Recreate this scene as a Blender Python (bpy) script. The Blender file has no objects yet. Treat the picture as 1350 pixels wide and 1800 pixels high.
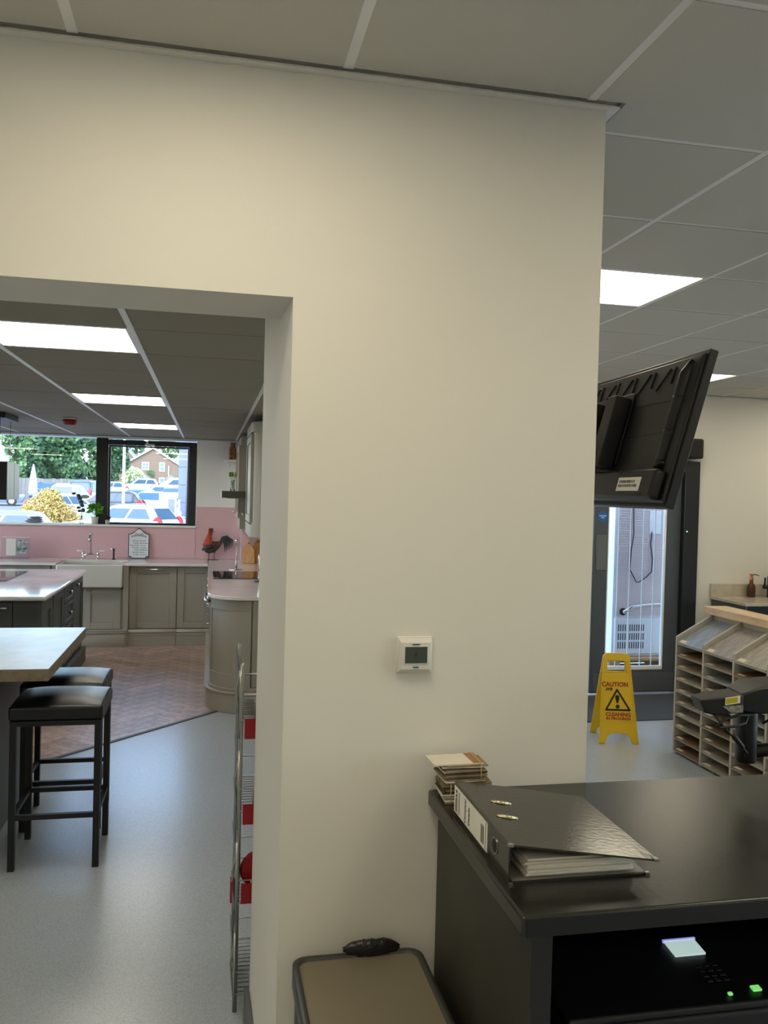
import bpy, bmesh, math, random
from mathutils import Vector, Matrix

random.seed(7)
S = bpy.context.scene
COL = S.collection
PI = math.pi

# ------------------------------------------------------------------ camera
EYE = 1.70
YAW, PITCH, ROLL, FPX = 0.2045, 0.0191, 0.0264, 1481.7
F = Vector((math.sin(YAW) * math.cos(PITCH), math.cos(YAW) * math.cos(PITCH), -math.sin(PITCH)))
R = Vector((math.cos(YAW), -math.sin(YAW), 0))
U = R.cross(F)
R2 = R * math.cos(ROLL) + U * math.sin(ROLL)
U2 = -R * math.sin(ROLL) + U * math.cos(ROLL)
cam_data = bpy.data.cameras.new('camera')
cam = bpy.data.objects.new('camera', cam_data)
COL.objects.link(cam)
cam_data.sensor_fit = 'HORIZONTAL'
cam_data.sensor_width = 36.0
cam_data.lens = FPX / 1350 * 36.0
cam_data.clip_start = 0.02
cam_data.clip_end = 600
cam.matrix_world = Matrix(((R2.x, U2.x, -F.x, 0), (R2.y, U2.y, -F.y, 0), (R2.z, U2.z, -F.z, EYE), (0, 0, 0, 1)))
S.camera = cam

# ------------------------------------------------------------------ sky, sun, exposure
w = bpy.data.worlds.new('sky')
S.world = w
w.use_nodes = True
nt = w.node_tree
bg = nt.nodes['Background']
sky = nt.nodes.new('ShaderNodeTexSky')
sky.sky_type = 'NISHITA'
sky.sun_disc = False
sky.sun_elevation = math.radians(52)
sky.sun_rotation = math.radians(215)
sky.air_density = 1.0
sky.dust_density = 1.0
sky.ozone_density = 1.0
nt.links.new(sky.outputs[0], bg.inputs[0])
bg.inputs[1].default_value = 1.15
sd = bpy.data.lights.new('sun', 'SUN')
sun = bpy.data.objects.new('sun', sd)
COL.objects.link(sun)
sd.energy = 1.3
sd.angle = math.radians(0.6)
sd.color = (1.0, 0.95, 0.88)
sun.rotation_euler = Vector((0.42, 0.62, -0.95)).to_track_quat('-Z', 'Y').to_euler()
S.view_settings.view_transform = 'Standard'
S.view_settings.look = 'None'
S.view_settings.exposure = 0.42
S.view_settings.gamma = 1.0
S.view_settings.use_curve_mapping = False
LAMP = (1.0, 0.89, 0.66)        # colour of the ceiling panels
KITCHEN_LAMP = (1.0, 0.94, 0.80)
LAMP_POWER = 7.6
KITCHEN_LAMP_POWER = 8.5

# ------------------------------------------------------------------ helpers
def lin(c):
    if isinstance(c, str):
        c = c.lstrip('#')
        c = [int(c[i:i + 2], 16) / 255 for i in (0, 2, 4)]
    return tuple((x / 12.92 if x <= 0.04045 else ((x + 0.055) / 1.055) ** 2.4) for x in c)

MATS = {}
def M(name, col, rough=0.5, metal=0.0, var=0.08, scale=6.0, bump=0.0, bscale=60.0, spec=0.5, coat=0.0,
      stretch=None, rnd=0.0, col2=None, detail=4.0):
    """procedural material: base colour with noise variation, optional second colour, per-object variation and fine relief"""
    if name in MATS:
        return MATS[name]
    m = bpy.data.materials.new(name)
    m.use_nodes = True
    n = m.node_tree.nodes
    l = m.node_tree.links
    b = n['Principled BSDF']
    c = lin(col)
    b.inputs['Roughness'].default_value = rough
    b.inputs['Metallic'].default_value = metal
    b.inputs['Specular IOR Level'].default_value = spec
    b.inputs['Coat Weight'].default_value = coat
    tc = n.new('ShaderNodeTexCoord')
    mp = n.new('ShaderNodeMapping')
    l.new(tc.outputs['Object'], mp.inputs[0])
    if stretch:
        mp.inputs['Scale'].default_value = stretch
    nz = n.new('ShaderNodeTexNoise')
    nz.inputs['Scale'].default_value = scale
    nz.inputs['Detail'].default_value = detail
    l.new(mp.outputs[0], nz.inputs['Vector'])
    mx = n.new('ShaderNodeMix')
    mx.data_type = 'RGBA'
    if col2 is None:
        a = tuple(min(1, x * (1 - var)) for x in c)
        d = tuple(min(1, x * (1 + var)) for x in c)
        l.new(nz.outputs['Fac'], mx.inputs['Factor'])
    else:
        a, d = c, lin(col2)
        rp = n.new('ShaderNodeValToRGB')
        rp.color_ramp.elements[0].position = 0.38
        rp.color_ramp.elements[1].position = 0.62
        l.new(nz.outputs['Fac'], rp.inputs[0])
        l.new(rp.outputs[0], mx.inputs['Factor'])
    mx.inputs['A'].default_value = (*a, 1)
    mx.inputs['B'].default_value = (*d, 1)
    out = mx.outputs['Result']
    if rnd:
        oi = n.new('ShaderNodeObjectInfo')
        hs = n.new('ShaderNodeHueSaturation')
        ma = n.new('ShaderNodeMapRange')
        ma.inputs['To Min'].default_value = 1 - rnd
        ma.inputs['To Max'].default_value = 1 + rnd
        l.new(oi.outputs['Random'], ma.inputs['Value'])
        l.new(ma.outputs[0], hs.inputs['Value'])
        l.new(out, hs.inputs['Color'])
        out = hs.outputs[0]
    l.new(out, b.inputs['Base Color'])
    if bump:
        nb = n.new('ShaderNodeTexNoise')
        nb.inputs['Scale'].default_value = bscale
        nb.inputs['Detail'].default_value = 3
        l.new(mp.outputs[0], nb.inputs['Vector'])
        bp = n.new('ShaderNodeBump')
        bp.inputs['Strength'].default_value = bump
        bp.inputs['Distance'].default_value = 0.01
        l.new(nb.outputs['Fac'], bp.inputs['Height'])
        l.new(bp.outputs[0], b.inputs['Normal'])
    MATS[name] = m
    return m

def emit(name, col, power):
    if name in MATS:
        return MATS[name]
    m = bpy.data.materials.new(name)
    m.use_nodes = True
    n = m.node_tree.nodes
    b = n['Principled BSDF']
    b.inputs['Base Color'].default_value = (0.8, 0.8, 0.8, 1)
    b.inputs['Emission Color'].default_value = (*col, 1)
    b.inputs['Emission Strength'].default_value = power
    MATS[name] = m
    return m

def glass(name, tint=(0.96, 0.98, 0.98), refl=1.0, ior=1.5):
    if name in MATS:
        return MATS[name]
    m = bpy.data.materials.new(name)
    m.use_nodes = True
    n = m.node_tree.nodes
    l = m.node_tree.links
    for x in list(n):
        if x.type != 'OUTPUT_MATERIAL':
            n.remove(x)
    o = n['Material Output']
    t = n.new('ShaderNodeBsdfTransparent')
    t.inputs[0].default_value = (*tint, 1)
    g = n.new('ShaderNodeBsdfGlossy')
    g.inputs['Roughness'].default_value = 0.0
    fr = n.new('ShaderNodeFresnel')
    fr.inputs[0].default_value = ior
    mu = n.new('ShaderNodeMath')
    mu.operation = 'MULTIPLY'
    mu.inputs[1].default_value = refl
    l.new(fr.outputs[0], mu.inputs[0])
    mx = n.new('ShaderNodeMixShader')
    l.new(mu.outputs[0], mx.inputs[0])
    l.new(t.outputs[0], mx.inputs[1])
    l.new(g.outputs[0], mx.inputs[2])
    l.new(mx.outputs[0], o.inputs[0])
    MATS[name] = m
    return m

def wmat(o):
    return o.matrix_basis.copy() if o.parent is None else wmat(o.parent) @ o.matrix_basis

def tag(o, label=None, cat=None, group=None, kind=None):
    if label: o['label'] = label
    if cat: o['category'] = cat
    if group: o['group'] = group
    if kind: o['kind'] = kind
    return o

def thing(name, label, cat, loc=(0, 0, 0), rotz=0.0, group=None):
    o = bpy.data.objects.new(name, None)
    COL.objects.link(o)
    o.location = loc
    o.rotation_euler = (0, 0, rotz)
    o.empty_display_size = 0.05
    return tag(o, label, cat, group)

def link(name, me, parent=None):
    o = bpy.data.objects.new(name, me)
    COL.objects.link(o)
    if parent is not None:
        o.parent = parent
    return o

def copy_tree(o, parent=None):
    c = o.copy()
    COL.objects.link(c)
    c.parent = parent
    for ch in [x for x in o.children]:
        copy_tree(ch, c)
    return c

class MB:
    """collects shapes; build() links them as one mesh object. With local=True the points are already in the parent's frame."""
    def __init__(self, xf=None):
        self.v = []
        self.f = []
        self.sm = []
        self.xf = xf
    def _add(self, vs, fs, smooth=False):
        k = len(self.v)
        self.v += [tuple((self.xf @ Vector(p)) if self.xf else p) for p in vs]
        self.f += [tuple(i + k for i in f) for f in fs]
        self.sm += [smooth] * len(fs)
        return self
    def box(self, x0, x1, y0, y1, z0, z1, rot=None):
        vs = [(x, y, z) for z in (z0, z1) for y in (y0, y1) for x in (x0, x1)]
        if rot is not None:
            vs = [tuple(rot @ Vector(p)) for p in vs]
        return self._add(vs, [(0, 2, 3, 1), (4, 5, 7, 6), (0, 1, 5, 4), (2, 6, 7, 3), (0, 4, 6, 2), (1, 3, 7, 5)])
    def prism(self, poly, a0, a1, axis='z', smooth=False):
        """poly: 2D points; axis z -> (x,y), x -> (y,z), y -> (x,z)"""
        def P(p, a):
            return {'z': (p[0], p[1], a), 'x': (a, p[0], p[1]), 'y': (p[0], a, p[1])}[axis]
        n = len(poly)
        ar = sum(poly[i][0] * poly[(i + 1) % n][1] - poly[(i + 1) % n][0] * poly[i][1] for i in range(n))
        if (ar < 0) != (axis == 'y'):
            poly = poly[::-1]
        if axis == 'y':
            pass
        vs = [P(p, a0) for p in poly] + [P(p, a1) for p in poly]
        caps = [tuple(range(n - 1, -1, -1)), tuple(range(n, 2 * n))]
        self._add(vs, caps)
        k = len(self.v) - 2 * n
        self.f += [(k + i, k + (i + 1) % n, k + n + (i + 1) % n, k + n + i) for i in range(n)]
        self.sm += [smooth] * n
        return self
    def tube(self, pts, r, n=8, caps=True, smooth=True):
        pts = [Vector(p) for p in pts]
        rs = r if isinstance(r, (list, tuple)) else [r] * len(pts)
        rings = []
        prev = None
        for i, p in enumerate(pts):
            t = (pts[min(i + 1, len(pts) - 1)] - pts[max(i - 1, 0)])
            t = t.normalized() if t.length > 1e-9 else Vector((0, 0, 1))
            if prev is None:
                a = Vector((0, 0, 1)) if abs(t.z) < 0.9 else Vector((1, 0, 0))
                u = t.cross(a).normalized()
            else:
                u = (prev - t * prev.dot(t))
                u = u.normalized() if u.length > 1e-6 else t.orthogonal().normalized()
            prev = u
            vv = t.cross(u)
            rings.append([tuple(p + u * math.cos(2 * PI * k / n) * rs[i] + vv * math.sin(2 * PI * k / n) * rs[i]) for k in range(n)])
        vs = [q for g in rings for q in g]
        fs = []
        for i in range(len(rings) - 1):
            for k in range(n):
                fs.append((i * n + k, i * n + (k + 1) % n, (i + 1) * n + (k + 1) % n, (i + 1) * n + k))
        if self.xf is None or True:
            self._add(vs, fs, smooth)
        if caps:
            k0 = len(self.v) - len(vs)
            self.f += [tuple(k0 + i for i in range(n - 1, -1, -1)), tuple(k0 + len(vs) - n + i for i in range(n))]
            self.sm += [False, False]
        return self
    def bar(self, p0, p1, wd, ht=None, up=(0, 0, 1)):
        """square bar between two points"""
        ht = ht or wd
        p0, p1 = Vector(p0), Vector(p1)
        t = (p1 - p0).normalized()
        u = Vector(up)
        if abs(t.dot(u)) > 0.95:
            u = Vector((0, 1, 0))
        s = t.cross(u).normalized()
        u = s.cross(t)
        vs = []
        for p in (p0, p1):
            for a, b in ((-1, -1), (1, -1), (1, 1), (-1, 1)):
                vs.append(tuple(p + s * a * wd / 2 + u * b * ht / 2))
        return self._add(vs, [(0, 3, 2, 1), (4, 5, 6, 7), (0, 1, 5, 4), (1, 2, 6, 5), (2, 3, 7, 6), (3, 0, 4, 7)])
    def lathe(self, prof, c=(0, 0, 0), n=20, smooth=True, sx=1.0, sy=1.0):
        """prof: (radius, z) from bottom to top"""
        vs = []
        for r, z in prof:
            for k in range(n):
                a = 2 * PI * k / n
                vs.append((c[0] + r * math.cos(a) * sx, c[1] + r * math.sin(a) * sy, c[2] + z))
        fs = []
        for i in range(len(prof) - 1):
            for k in range(n):
                fs.append((i * n + k, i * n + (k + 1) % n, (i + 1) * n + (k + 1) % n, (i + 1) * n + k))
        self._add(vs, fs, smooth)
        k0 = len(self.v) - len(vs)
        if prof[0][0] > 1e-5:
            self.f.append(tuple(k0 + i for i in range(n - 1, -1, -1))); self.sm.append(False)
        if prof[-1][0] > 1e-5:
            self.f.append(tuple(k0 + len(vs) - n + i for i in range(n))); self.sm.append(False)
        return self
    def ball(self, c, r, n=12, m=8, sx=1, sy=1, sz=1):
        prof = [(max(1e-4, math.sin(PI * i / m)) * r, -math.cos(PI * i / m) * r * sz) for i in range(m + 1)]
        return self.lathe(prof, c, n, True, sx, sy)
    def loft(self, rings, closed=True, smooth=True, caps=True):
        n = len(rings[0])
        vs = [p for r in rings for p in r]
        fs = []
        for i in range(len(rings) - 1):
            for k in range(n if closed else n - 1):
                fs.append((i * n + k, i * n + (k + 1) % n, (i + 1) * n + (k + 1) % n, (i + 1) * n + k))
        self._add(vs, fs, smooth)
        if caps:
            k0 = len(self.v) - len(vs)
            self.f += [tuple(k0 + i for i in range(n - 1, -1, -1)), tuple(k0 + len(vs) - n + i for i in range(n))]
            self.sm += [False, False]
        return self
    def quad(self, a, b, c, d):
        return self._add([a, b, c, d], [(0, 1, 2, 3)])
    def build(self, name, mat, parent=None, local=False, bevel=0.0, seg=2, angle=40, fix=True, sub=0):
        me = bpy.data.meshes.new(name)
        vs = self.v
        loc = None
        if parent is not None and not local:
            inv = wmat(parent).inverted()
            vs = [tuple(inv @ Vector(p)) for p in vs]
        elif parent is None:
            xs = [p[0] for p in vs]; ys = [p[1] for p in vs]; zs = [p[2] for p in vs]
            loc = ((min(xs) + max(xs)) / 2, (min(ys) + max(ys)) / 2, min(zs))
            vs = [(p[0] - loc[0], p[1] - loc[1], p[2] - loc[2]) for p in vs]
        me.from_pydata(vs, [], self.f)
        me.polygons.foreach_set('use_smooth', self.sm)
        if fix:
            bm = bmesh.new()
            bm.from_mesh(me)
            bmesh.ops.recalc_face_normals(bm, faces=bm.faces)
            bm.to_mesh(me)
            bm.free()
        if isinstance(mat, str):
            mat = MATS[mat]
        me.materials.append(mat)
        me.update()
        o = link(name, me, parent)
        if loc:
            o.location = loc
        if bevel:
            b = o.modifiers.new('bevel', 'BEVEL')
            b.width = bevel
            b.segments = seg
            b.limit_method = 'ANGLE'
            b.angle_limit = math.radians(angle)
            b.harden_normals = False
            me.polygons.foreach_set('use_smooth', [True] * len(me.polygons))
            me.set_sharp_from_angle(angle=math.radians(45))
        if sub:
            s = o.modifiers.new('subdivision', 'SUBSURF')
            s.levels = s.render_levels = sub
        return o

def struct(o):
    o['kind'] = 'structure'
    return o

def text(body, size, xf, mat, name, parent, extrude=0.0004, bold=0.0, align='CENTER', sx=1.0, shear=0.0):
    cu = bpy.data.curves.new(name, 'FONT')
    cu.body = body
    cu.size = size
    cu.extrude = extrude
    cu.offset = bold
    cu.align_x = align
    cu.align_y = 'CENTER'
    cu.shear = shear
    cu.resolution_u = 3
    tmp = bpy.data.objects.new('tmp', cu)
    COL.objects.link(tmp)
    dg = bpy.context.evaluated_depsgraph_get()
    dg.update()
    me = bpy.data.meshes.new_from_object(tmp.evaluated_get(dg))
    bpy.data.objects.remove(tmp)
    if sx != 1.0:
        for v in me.vertices:
            v.co.x *= sx
    inv = wmat(parent).inverted()
    me.transform(inv @ xf)
    me.materials.clear()
    me.materials.append(mat)
    return link(name, me, parent)

def frame_xf(origin, xdir, ydir):
    x = Vector(xdir).normalized(); y = Vector(ydir).normalized(); z = x.cross(y)
    return Matrix(((x.x, y.x, z.x, origin[0]), (x.y, y.y, z.y, origin[1]), (x.z, y.z, z.z, origin[2]), (0, 0, 0, 1)))

# ------------------------------------------------------------------ materials of the place
M('paint', '#e4e0d6', 0.62, var=0.02, scale=3, bump=0.03, bscale=180)
M('paint_far', '#f0f0ee', 0.65, var=0.02, scale=3)
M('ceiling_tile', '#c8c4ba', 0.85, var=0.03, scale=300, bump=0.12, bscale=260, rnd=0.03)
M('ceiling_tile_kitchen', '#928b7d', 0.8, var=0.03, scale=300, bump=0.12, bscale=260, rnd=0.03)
M('tee', '#eceae6', 0.35, var=0.02)
M('skirting', '#5a5c5c', 0.45, var=0.05)
M('vinyl', '#9ca2a7', 0.25, scale=280, col2='#afb6bc', bump=0.02, bscale=300, spec=0.5, detail=3)
M('plank', '#94796a', 0.38, scale=5, stretch=(3, 3, 1), col2='#b09788', rnd=0.22, bump=0.03, bscale=40, spec=0.9)
M('joint', '#4a4c50', 0.5)
M('panel_edge_shade', '#211f1b', 0.6)  # shade colour for the front edge of the counter's side panel
M('frame_black', '#1d2022', 0.45, var=0.05)
M('frame_grey', '#4a5055', 0.45, var=0.04)
M('white_gloss', '#f2f1ee', 0.25, var=0.01)
M('pink', '#dcb4ba', 0.12, var=0.02, spec=0.5)
M('taupe', '#a19b8e', 0.42, var=0.02, scale=3)
M('taupe_line', '#a7a297', 0.42, var=0.02)
M('charcoal', '#4c4f4d', 0.42, var=0.03)
M('quartz', '#e6e0de', 0.08, scale=3, col2='#ded6d6', detail=8)
M('quartz_vein', '#dfe0e0', 0.07, scale=2.2, col2='#c6cacd', detail=9)
M('chrome', '#d8d8d8', 0.12, metal=1.0, var=0.01)
M('steel', '#a7a6a2', 0.32, metal=1.0, var=0.03)
M('black_leather', '#0d0f12', 0.38, var=0.1, bump=0.05, bscale=200)
M('black_metal', '#0a0b0c', 0.5, var=0.1)
M('black_plastic', '#0c0d0e', 0.45, var=0.08)
M('dark_plastic', '#17181a', 0.5, var=0.08)
M('white_plastic', '#dcdad2', 0.4, var=0.02)
M('paper', '#eae4d8', 0.8, var=0.05, scale=40)
M('rubber', '#0f1011', 0.6)
M('red_plastic', '#930d1a', 0.4, var=0.05)
M('oak', '#b8875a', 0.5, scale=6, stretch=(1, 8, 8), col2='#c99a6b')
GLASS = glass('window_glass', (0.97, 0.985, 0.985), 1.0)
DOORGLASS = glass('door_glass', (0.95, 0.97, 0.97), 1.0)
CLEAR = glass('clear_glass', (0.93, 0.95, 0.95), 1.2)

# ================================================================== STRUCTURE
FWY = 1.959            # face of the wall in front
H1 = 2.676             # ceiling of the front room
H2 = 2.307             # ceiling of the kitchen
KY = 10.145            # kitchen window wall
RY = 6.85              # wall with the glazed door
floor = struct(MB().box(-4.8, 6.7, -3.6, 10.35, -0.12, 0.0).build('floor', 'vinyl'))
# walls
struct(MB().prism([(0.179, 1.959), (0.942, 1.959), (0.942, 7.05), (0.93, 10.4), (0.72, 10.4), (0.72, 2.70), (0.16, 2.70)], 0, 2.95).build('wall_partition', 'paint'))
mb = MB().box(-3.4, 0.179, 1.959, 2.22, 2.153, 2.95).box(-3.4, -1.75, 1.959, 2.22, 0, 2.153)
struct(mb.build('wall_front', 'paint'))
mb = MB().box(-4.8, -4.6, 2.22, 10.4, 0, 0.10).box(-4.8, -4.6, 2.22, 10.4, 2.28, 2.95).box(-4.8, -4.6, 2.22, 6.6, 0.10, 2.28).box(-4.8, -4.6, 9.9, 10.4, 0.10, 2.28)
struct(mb.build('wall_kitchen_side', 'paint_far'))
struct(MB().box(-4.8, -3.2, 2.0, 2.22, 0, 2.95).build('wall_kitchen_near', 'paint_far'))
mb = MB().box(-4.8, 0.72, KY, 10.4, 0, 1.285).box(-4.8, 0.72, KY, 10.4, 2.285, 2.95)
mb.box(-0.155, 0.72, KY, 10.4, 1.285, 2.285).box(-4.8, -4.3, KY, 10.4, 1.285, 2.285)
mb.box(0.372, 0.72, 9.66, KY, 0, 2.3)
struct(mb.build('wall_kitchen_far', 'paint_far'))
mb = MB().box(0.942, 2.35, RY, 7.05, 0, 2.95).box(4.285, 6.7, RY, 7.05, 0, 2.95).box(2.35, 4.285, RY, 7.05, 2.08, 2.95)
struct(mb.build('wall_far', 'paint'))
mb = MB().box(6.5, 6.7, -3.6, RY, 0, 0.5).box(6.5, 6.7, -3.6, RY, 2.35, 2.95)
mb.box(6.5, 6.7, -3.6, -2.0, 0.5, 2.35).box(6.5, 6.7, 5.2, RY, 0.5, 2.35)
struct(mb.build('wall_right', 'paint'))
struct(MB().box(-3.4, 6.7, -3.8, -3.6, 0, 2.95).build('wall_back', 'paint'))
struct(MB().box(-3.4, -3.2, -3.6, 1.96, 0, 2.95).build('wall_left', 'paint'))
# roof slabs above the suspended ceilings
cl1 = MB().box(-3.4, 6.7, -3.8, 1.96, 2.70, 3.1).box(0.90, 6.7, 1.96, 7.05, 2.70, 3.1)
ceiling = struct(cl1.build('ceiling', 'tee'))
ceiling2 = struct(MB().box(-4.8, 0.90, 1.97, 10.4, 2.335, 3.1).build('ceiling_kitchen', 'tee'))
# skirting
def skirting(name, pts):
    mb = MB()
    for (x0, x1, y0, y1) in pts:
        mb.box(x0, x1, y0, y1, 0.001, 0.105)
    return struct(mb.build(name, 'skirting', bevel=0.004, seg=1))
struct(MB().prism([(0.179, 1.945), (0.55, 1.945), (0.55, 1.958), (0.1795, 1.958)], 0.001, 0.105).build('baseboard_front', 'skirting'))
struct(MB().prism([(0.1775, 1.945), (0.158, 2.712), (0.143, 2.712), (0.1625, 1.945)], 0.001, 0.105).build('baseboard_opening', 'skirting'))
skirting('baseboard_far', [(4.286, 4.46, 6.837, 6.849), (0.945, 2.345, 6.837, 6.849)])
skirting('baseboard_side', [(0.943, 0.955, 2.0, 6.83)])
# wall angle under the ceiling at the front wall and the far wall
struct(MB().box(-3.2, 0.942, 1.934, 1.9585, 2.666, 2.671).build('trim_1', 'paint'))
struct(MB().box(0.96, 6.5, 6.826, 6.8495, 2.662, 2.671).build('trim_2', 'tee'))
struct(MB().box(0.9425, 0.967, 1.934, 6.825, 2.666, 2.671).build('trim_6', 'tee'))
struct(MB().box(-4.6, 0.71, KY - 0.025, KY - 0.001, 2.294, 2.301).build('trim_3', 'tee'))

def tile_mesh(cache, wx, wy, th, name, mat):
    k = (round(wx, 3), round(wy, 3))
    if k not in cache:
        mb = MB().box(-wx / 2, wx / 2, -wy / 2, wy / 2, 0, th)
        me = bpy.data.meshes.new(name)
        me.from_pydata(mb.v, [], mb.f)
        me.materials.append(MATS[mat])
        cache[k] = me
    return cache[k]

def lay_ceiling(parent, rects, xl, yl, z, gx, gy, lights, bars_x, bars_y, mat='ceiling_tile'):
    cache = {}
    for i in range(len(xl) - 1):
        for j in range(len(yl) - 1):
            for (a, b, c, d) in rects:
                x0, x1, y0, y1 = max(xl[i], a), min(xl[i + 1], b), max(yl[j], c), min(yl[j + 1], d)
                if x1 - x0 < 0.05 or y1 - y0 < 0.05:
                    continue
                if any(abs((x0 + x1) / 2 - lx) < 0.2 and abs((y0 + y1) / 2 - ly) < 0.2 for lx, ly in lights):
                    continue
                o = link('ceiling_tile', tile_mesh(cache, x1 - x0 - gx, y1 - y0 - gy, 0.014, 'ceiling_tile', mat), parent)
                o.location = wmat(parent).inverted() @ Vector(((x0 + x1) / 2, (y0 + y1) / 2, z + random.uniform(-0.001, 0.001)))
    for x in xl:
        for (a, b, c, d) in rects:
            if a - 0.001 < x < b - 0.01:
                MB().box(x - 0.012, x + 0.012, c, d, z + bars_x, z + bars_x + 0.012).build('tee_bar', 'tee', parent)
    for y in yl:
        for (a, b, c, d) in rects:
            if c - 0.001 < y < d - 0.01:
                MB().box(a, b, y - 0.012, y + 0.012, z + bars_y + 0.001, z + bars_y + 0.013).build('tee_bar', 'tee', parent)

XL1 = [0.890 + 0.6 * i for i in range(-7, 10)]
YL1 = [1.493 + 0.6 * j for j in range(-9, 10)]
LIGHTS1 = [(1.79, 3.593), (3.59, 5.993), (-0.01, 1.193), (1.79, 5.993), (5.39, 5.993), (3.59, 3.593), (5.39, 3.593), (-1.81, 1.193), (1.79, 1.193), (3.59, 1.193),
           (-1.81, -1.207), (-0.01, -1.207), (1.79, -1.207), (3.59, -1.207)]  # besides the seen pair and the thermostat one, panels are added to brighten
lay_ceiling(ceiling, [(-3.2, 0.890, -1.507, 1.935), (0.890, 6.5, -1.507, 1.493), (1.490, 6.5, 1.493, 2.093), (0.9675, 6.5, 2.093, 6.826)], XL1, YL1, H1, 0.024, 0.020, LIGHTS1, 0.0015, 0.0015)
MB().prism([(0.902, 1.503), (1.478, 1.503), (1.478, 2.083), (0.9795, 2.083), (0.9795, 1.925), (0.902, 1.925)], H1, H1 + 0.014).build('ceiling_tile', 'ceiling_tile', ceiling)
MB().box(0.878, 0.902, 1.493, 1.934, H1 + 0.0015, H1 + 0.0135).build('tee_bar', 'tee', ceiling)
MB().box(0.890, 1.490, 1.481, 1.505, H1 + 0.0025, H1 + 0.0145).build('tee_bar', 'tee', ceiling)
MB().box(-3.2, 6.5, -3.6, -1.507, H1, H1 + 0.014).build('ceiling_panel', 'ceiling_tile', ceiling)
XL2 = [-0.306 + 0.6 * i for i in range(-8, 3)]
YL2 = [3.333 + 0.6 * j for j in range(-2, 13)]
LIGHTS2 = [(-0.606, 3.633), (-0.606, 6.033), (-0.606, 8.433), (-3.006, 3.633), (-3.006, 6.033), (-3.006, 8.433)]  # the outer row is unseen, added for more lamp light
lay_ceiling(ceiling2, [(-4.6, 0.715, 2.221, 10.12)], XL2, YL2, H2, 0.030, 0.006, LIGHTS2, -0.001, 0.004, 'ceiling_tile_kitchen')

names1 = ['square ceiling light panel above the black wall screen', 'square ceiling light panel in front of the glazed door',
          'square ceiling light panel just above the wall with the thermostat', 'added square ceiling light panel beside the partition, by the far wall',
          'added square ceiling light panel over the stone worktop', 'added square ceiling light panel over the flooring sample display',
          'added square ceiling light panel by the added shop window beyond the sample display', 'added square ceiling light panel over the kitchen side of the front room',
          'added square ceiling light panel over the black counter', 'added square ceiling light panel over the open end of the counter',
          'added square ceiling light panel behind the viewer, kitchen side', 'added square ceiling light panel right behind the viewer',
          'added square ceiling light panel behind the viewer, counter side', 'added square ceiling light panel behind the viewer, by the added shop window']
names2 = ['square ceiling light panel over the bar stools, closest of the kitchen row', 'square ceiling light panel in the middle of the kitchen row',
          'square ceiling light panel by the kitchen window, last of the row', 'added square ceiling light panel over the bar table, outer kitchen row',
          'added square ceiling light panel over the kitchen island, outer row', 'added square ceiling light panel by the window, outer kitchen row']
for lst, nm, z, pw, key, lc in ((LIGHTS1, names1, H1, LAMP_POWER, 'lamp_front', LAMP), (LIGHTS2, names2, H2, KITCHEN_LAMP_POWER, 'lamp_kitchen', KITCHEN_LAMP)):
    em = emit(key, lc, pw)
    for (x, y), lb in zip(lst, nm):
        t = thing('ceiling_light', lb, 'light', (x, y, z), group='recessed ceiling light panels')
        fr = MB()
        for a in (-1, 1):
            fr.box(x + a * 0.288 - 0.01, x + a * 0.288 + 0.01, y - 0.298, y + 0.298, z, z + 0.02)
            fr.box(x - 0.278, x + 0.278, y + a * 0.288 - 0.01, y + a * 0.288 + 0.01, z, z + 0.02)
        fr.build('frame', 'tee', t)
        MB().box(x - 0.279, x + 0.279, y - 0.279, y + 0.279, z + 0.004, z + 0.012).build('diffuser', em, t)

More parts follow.
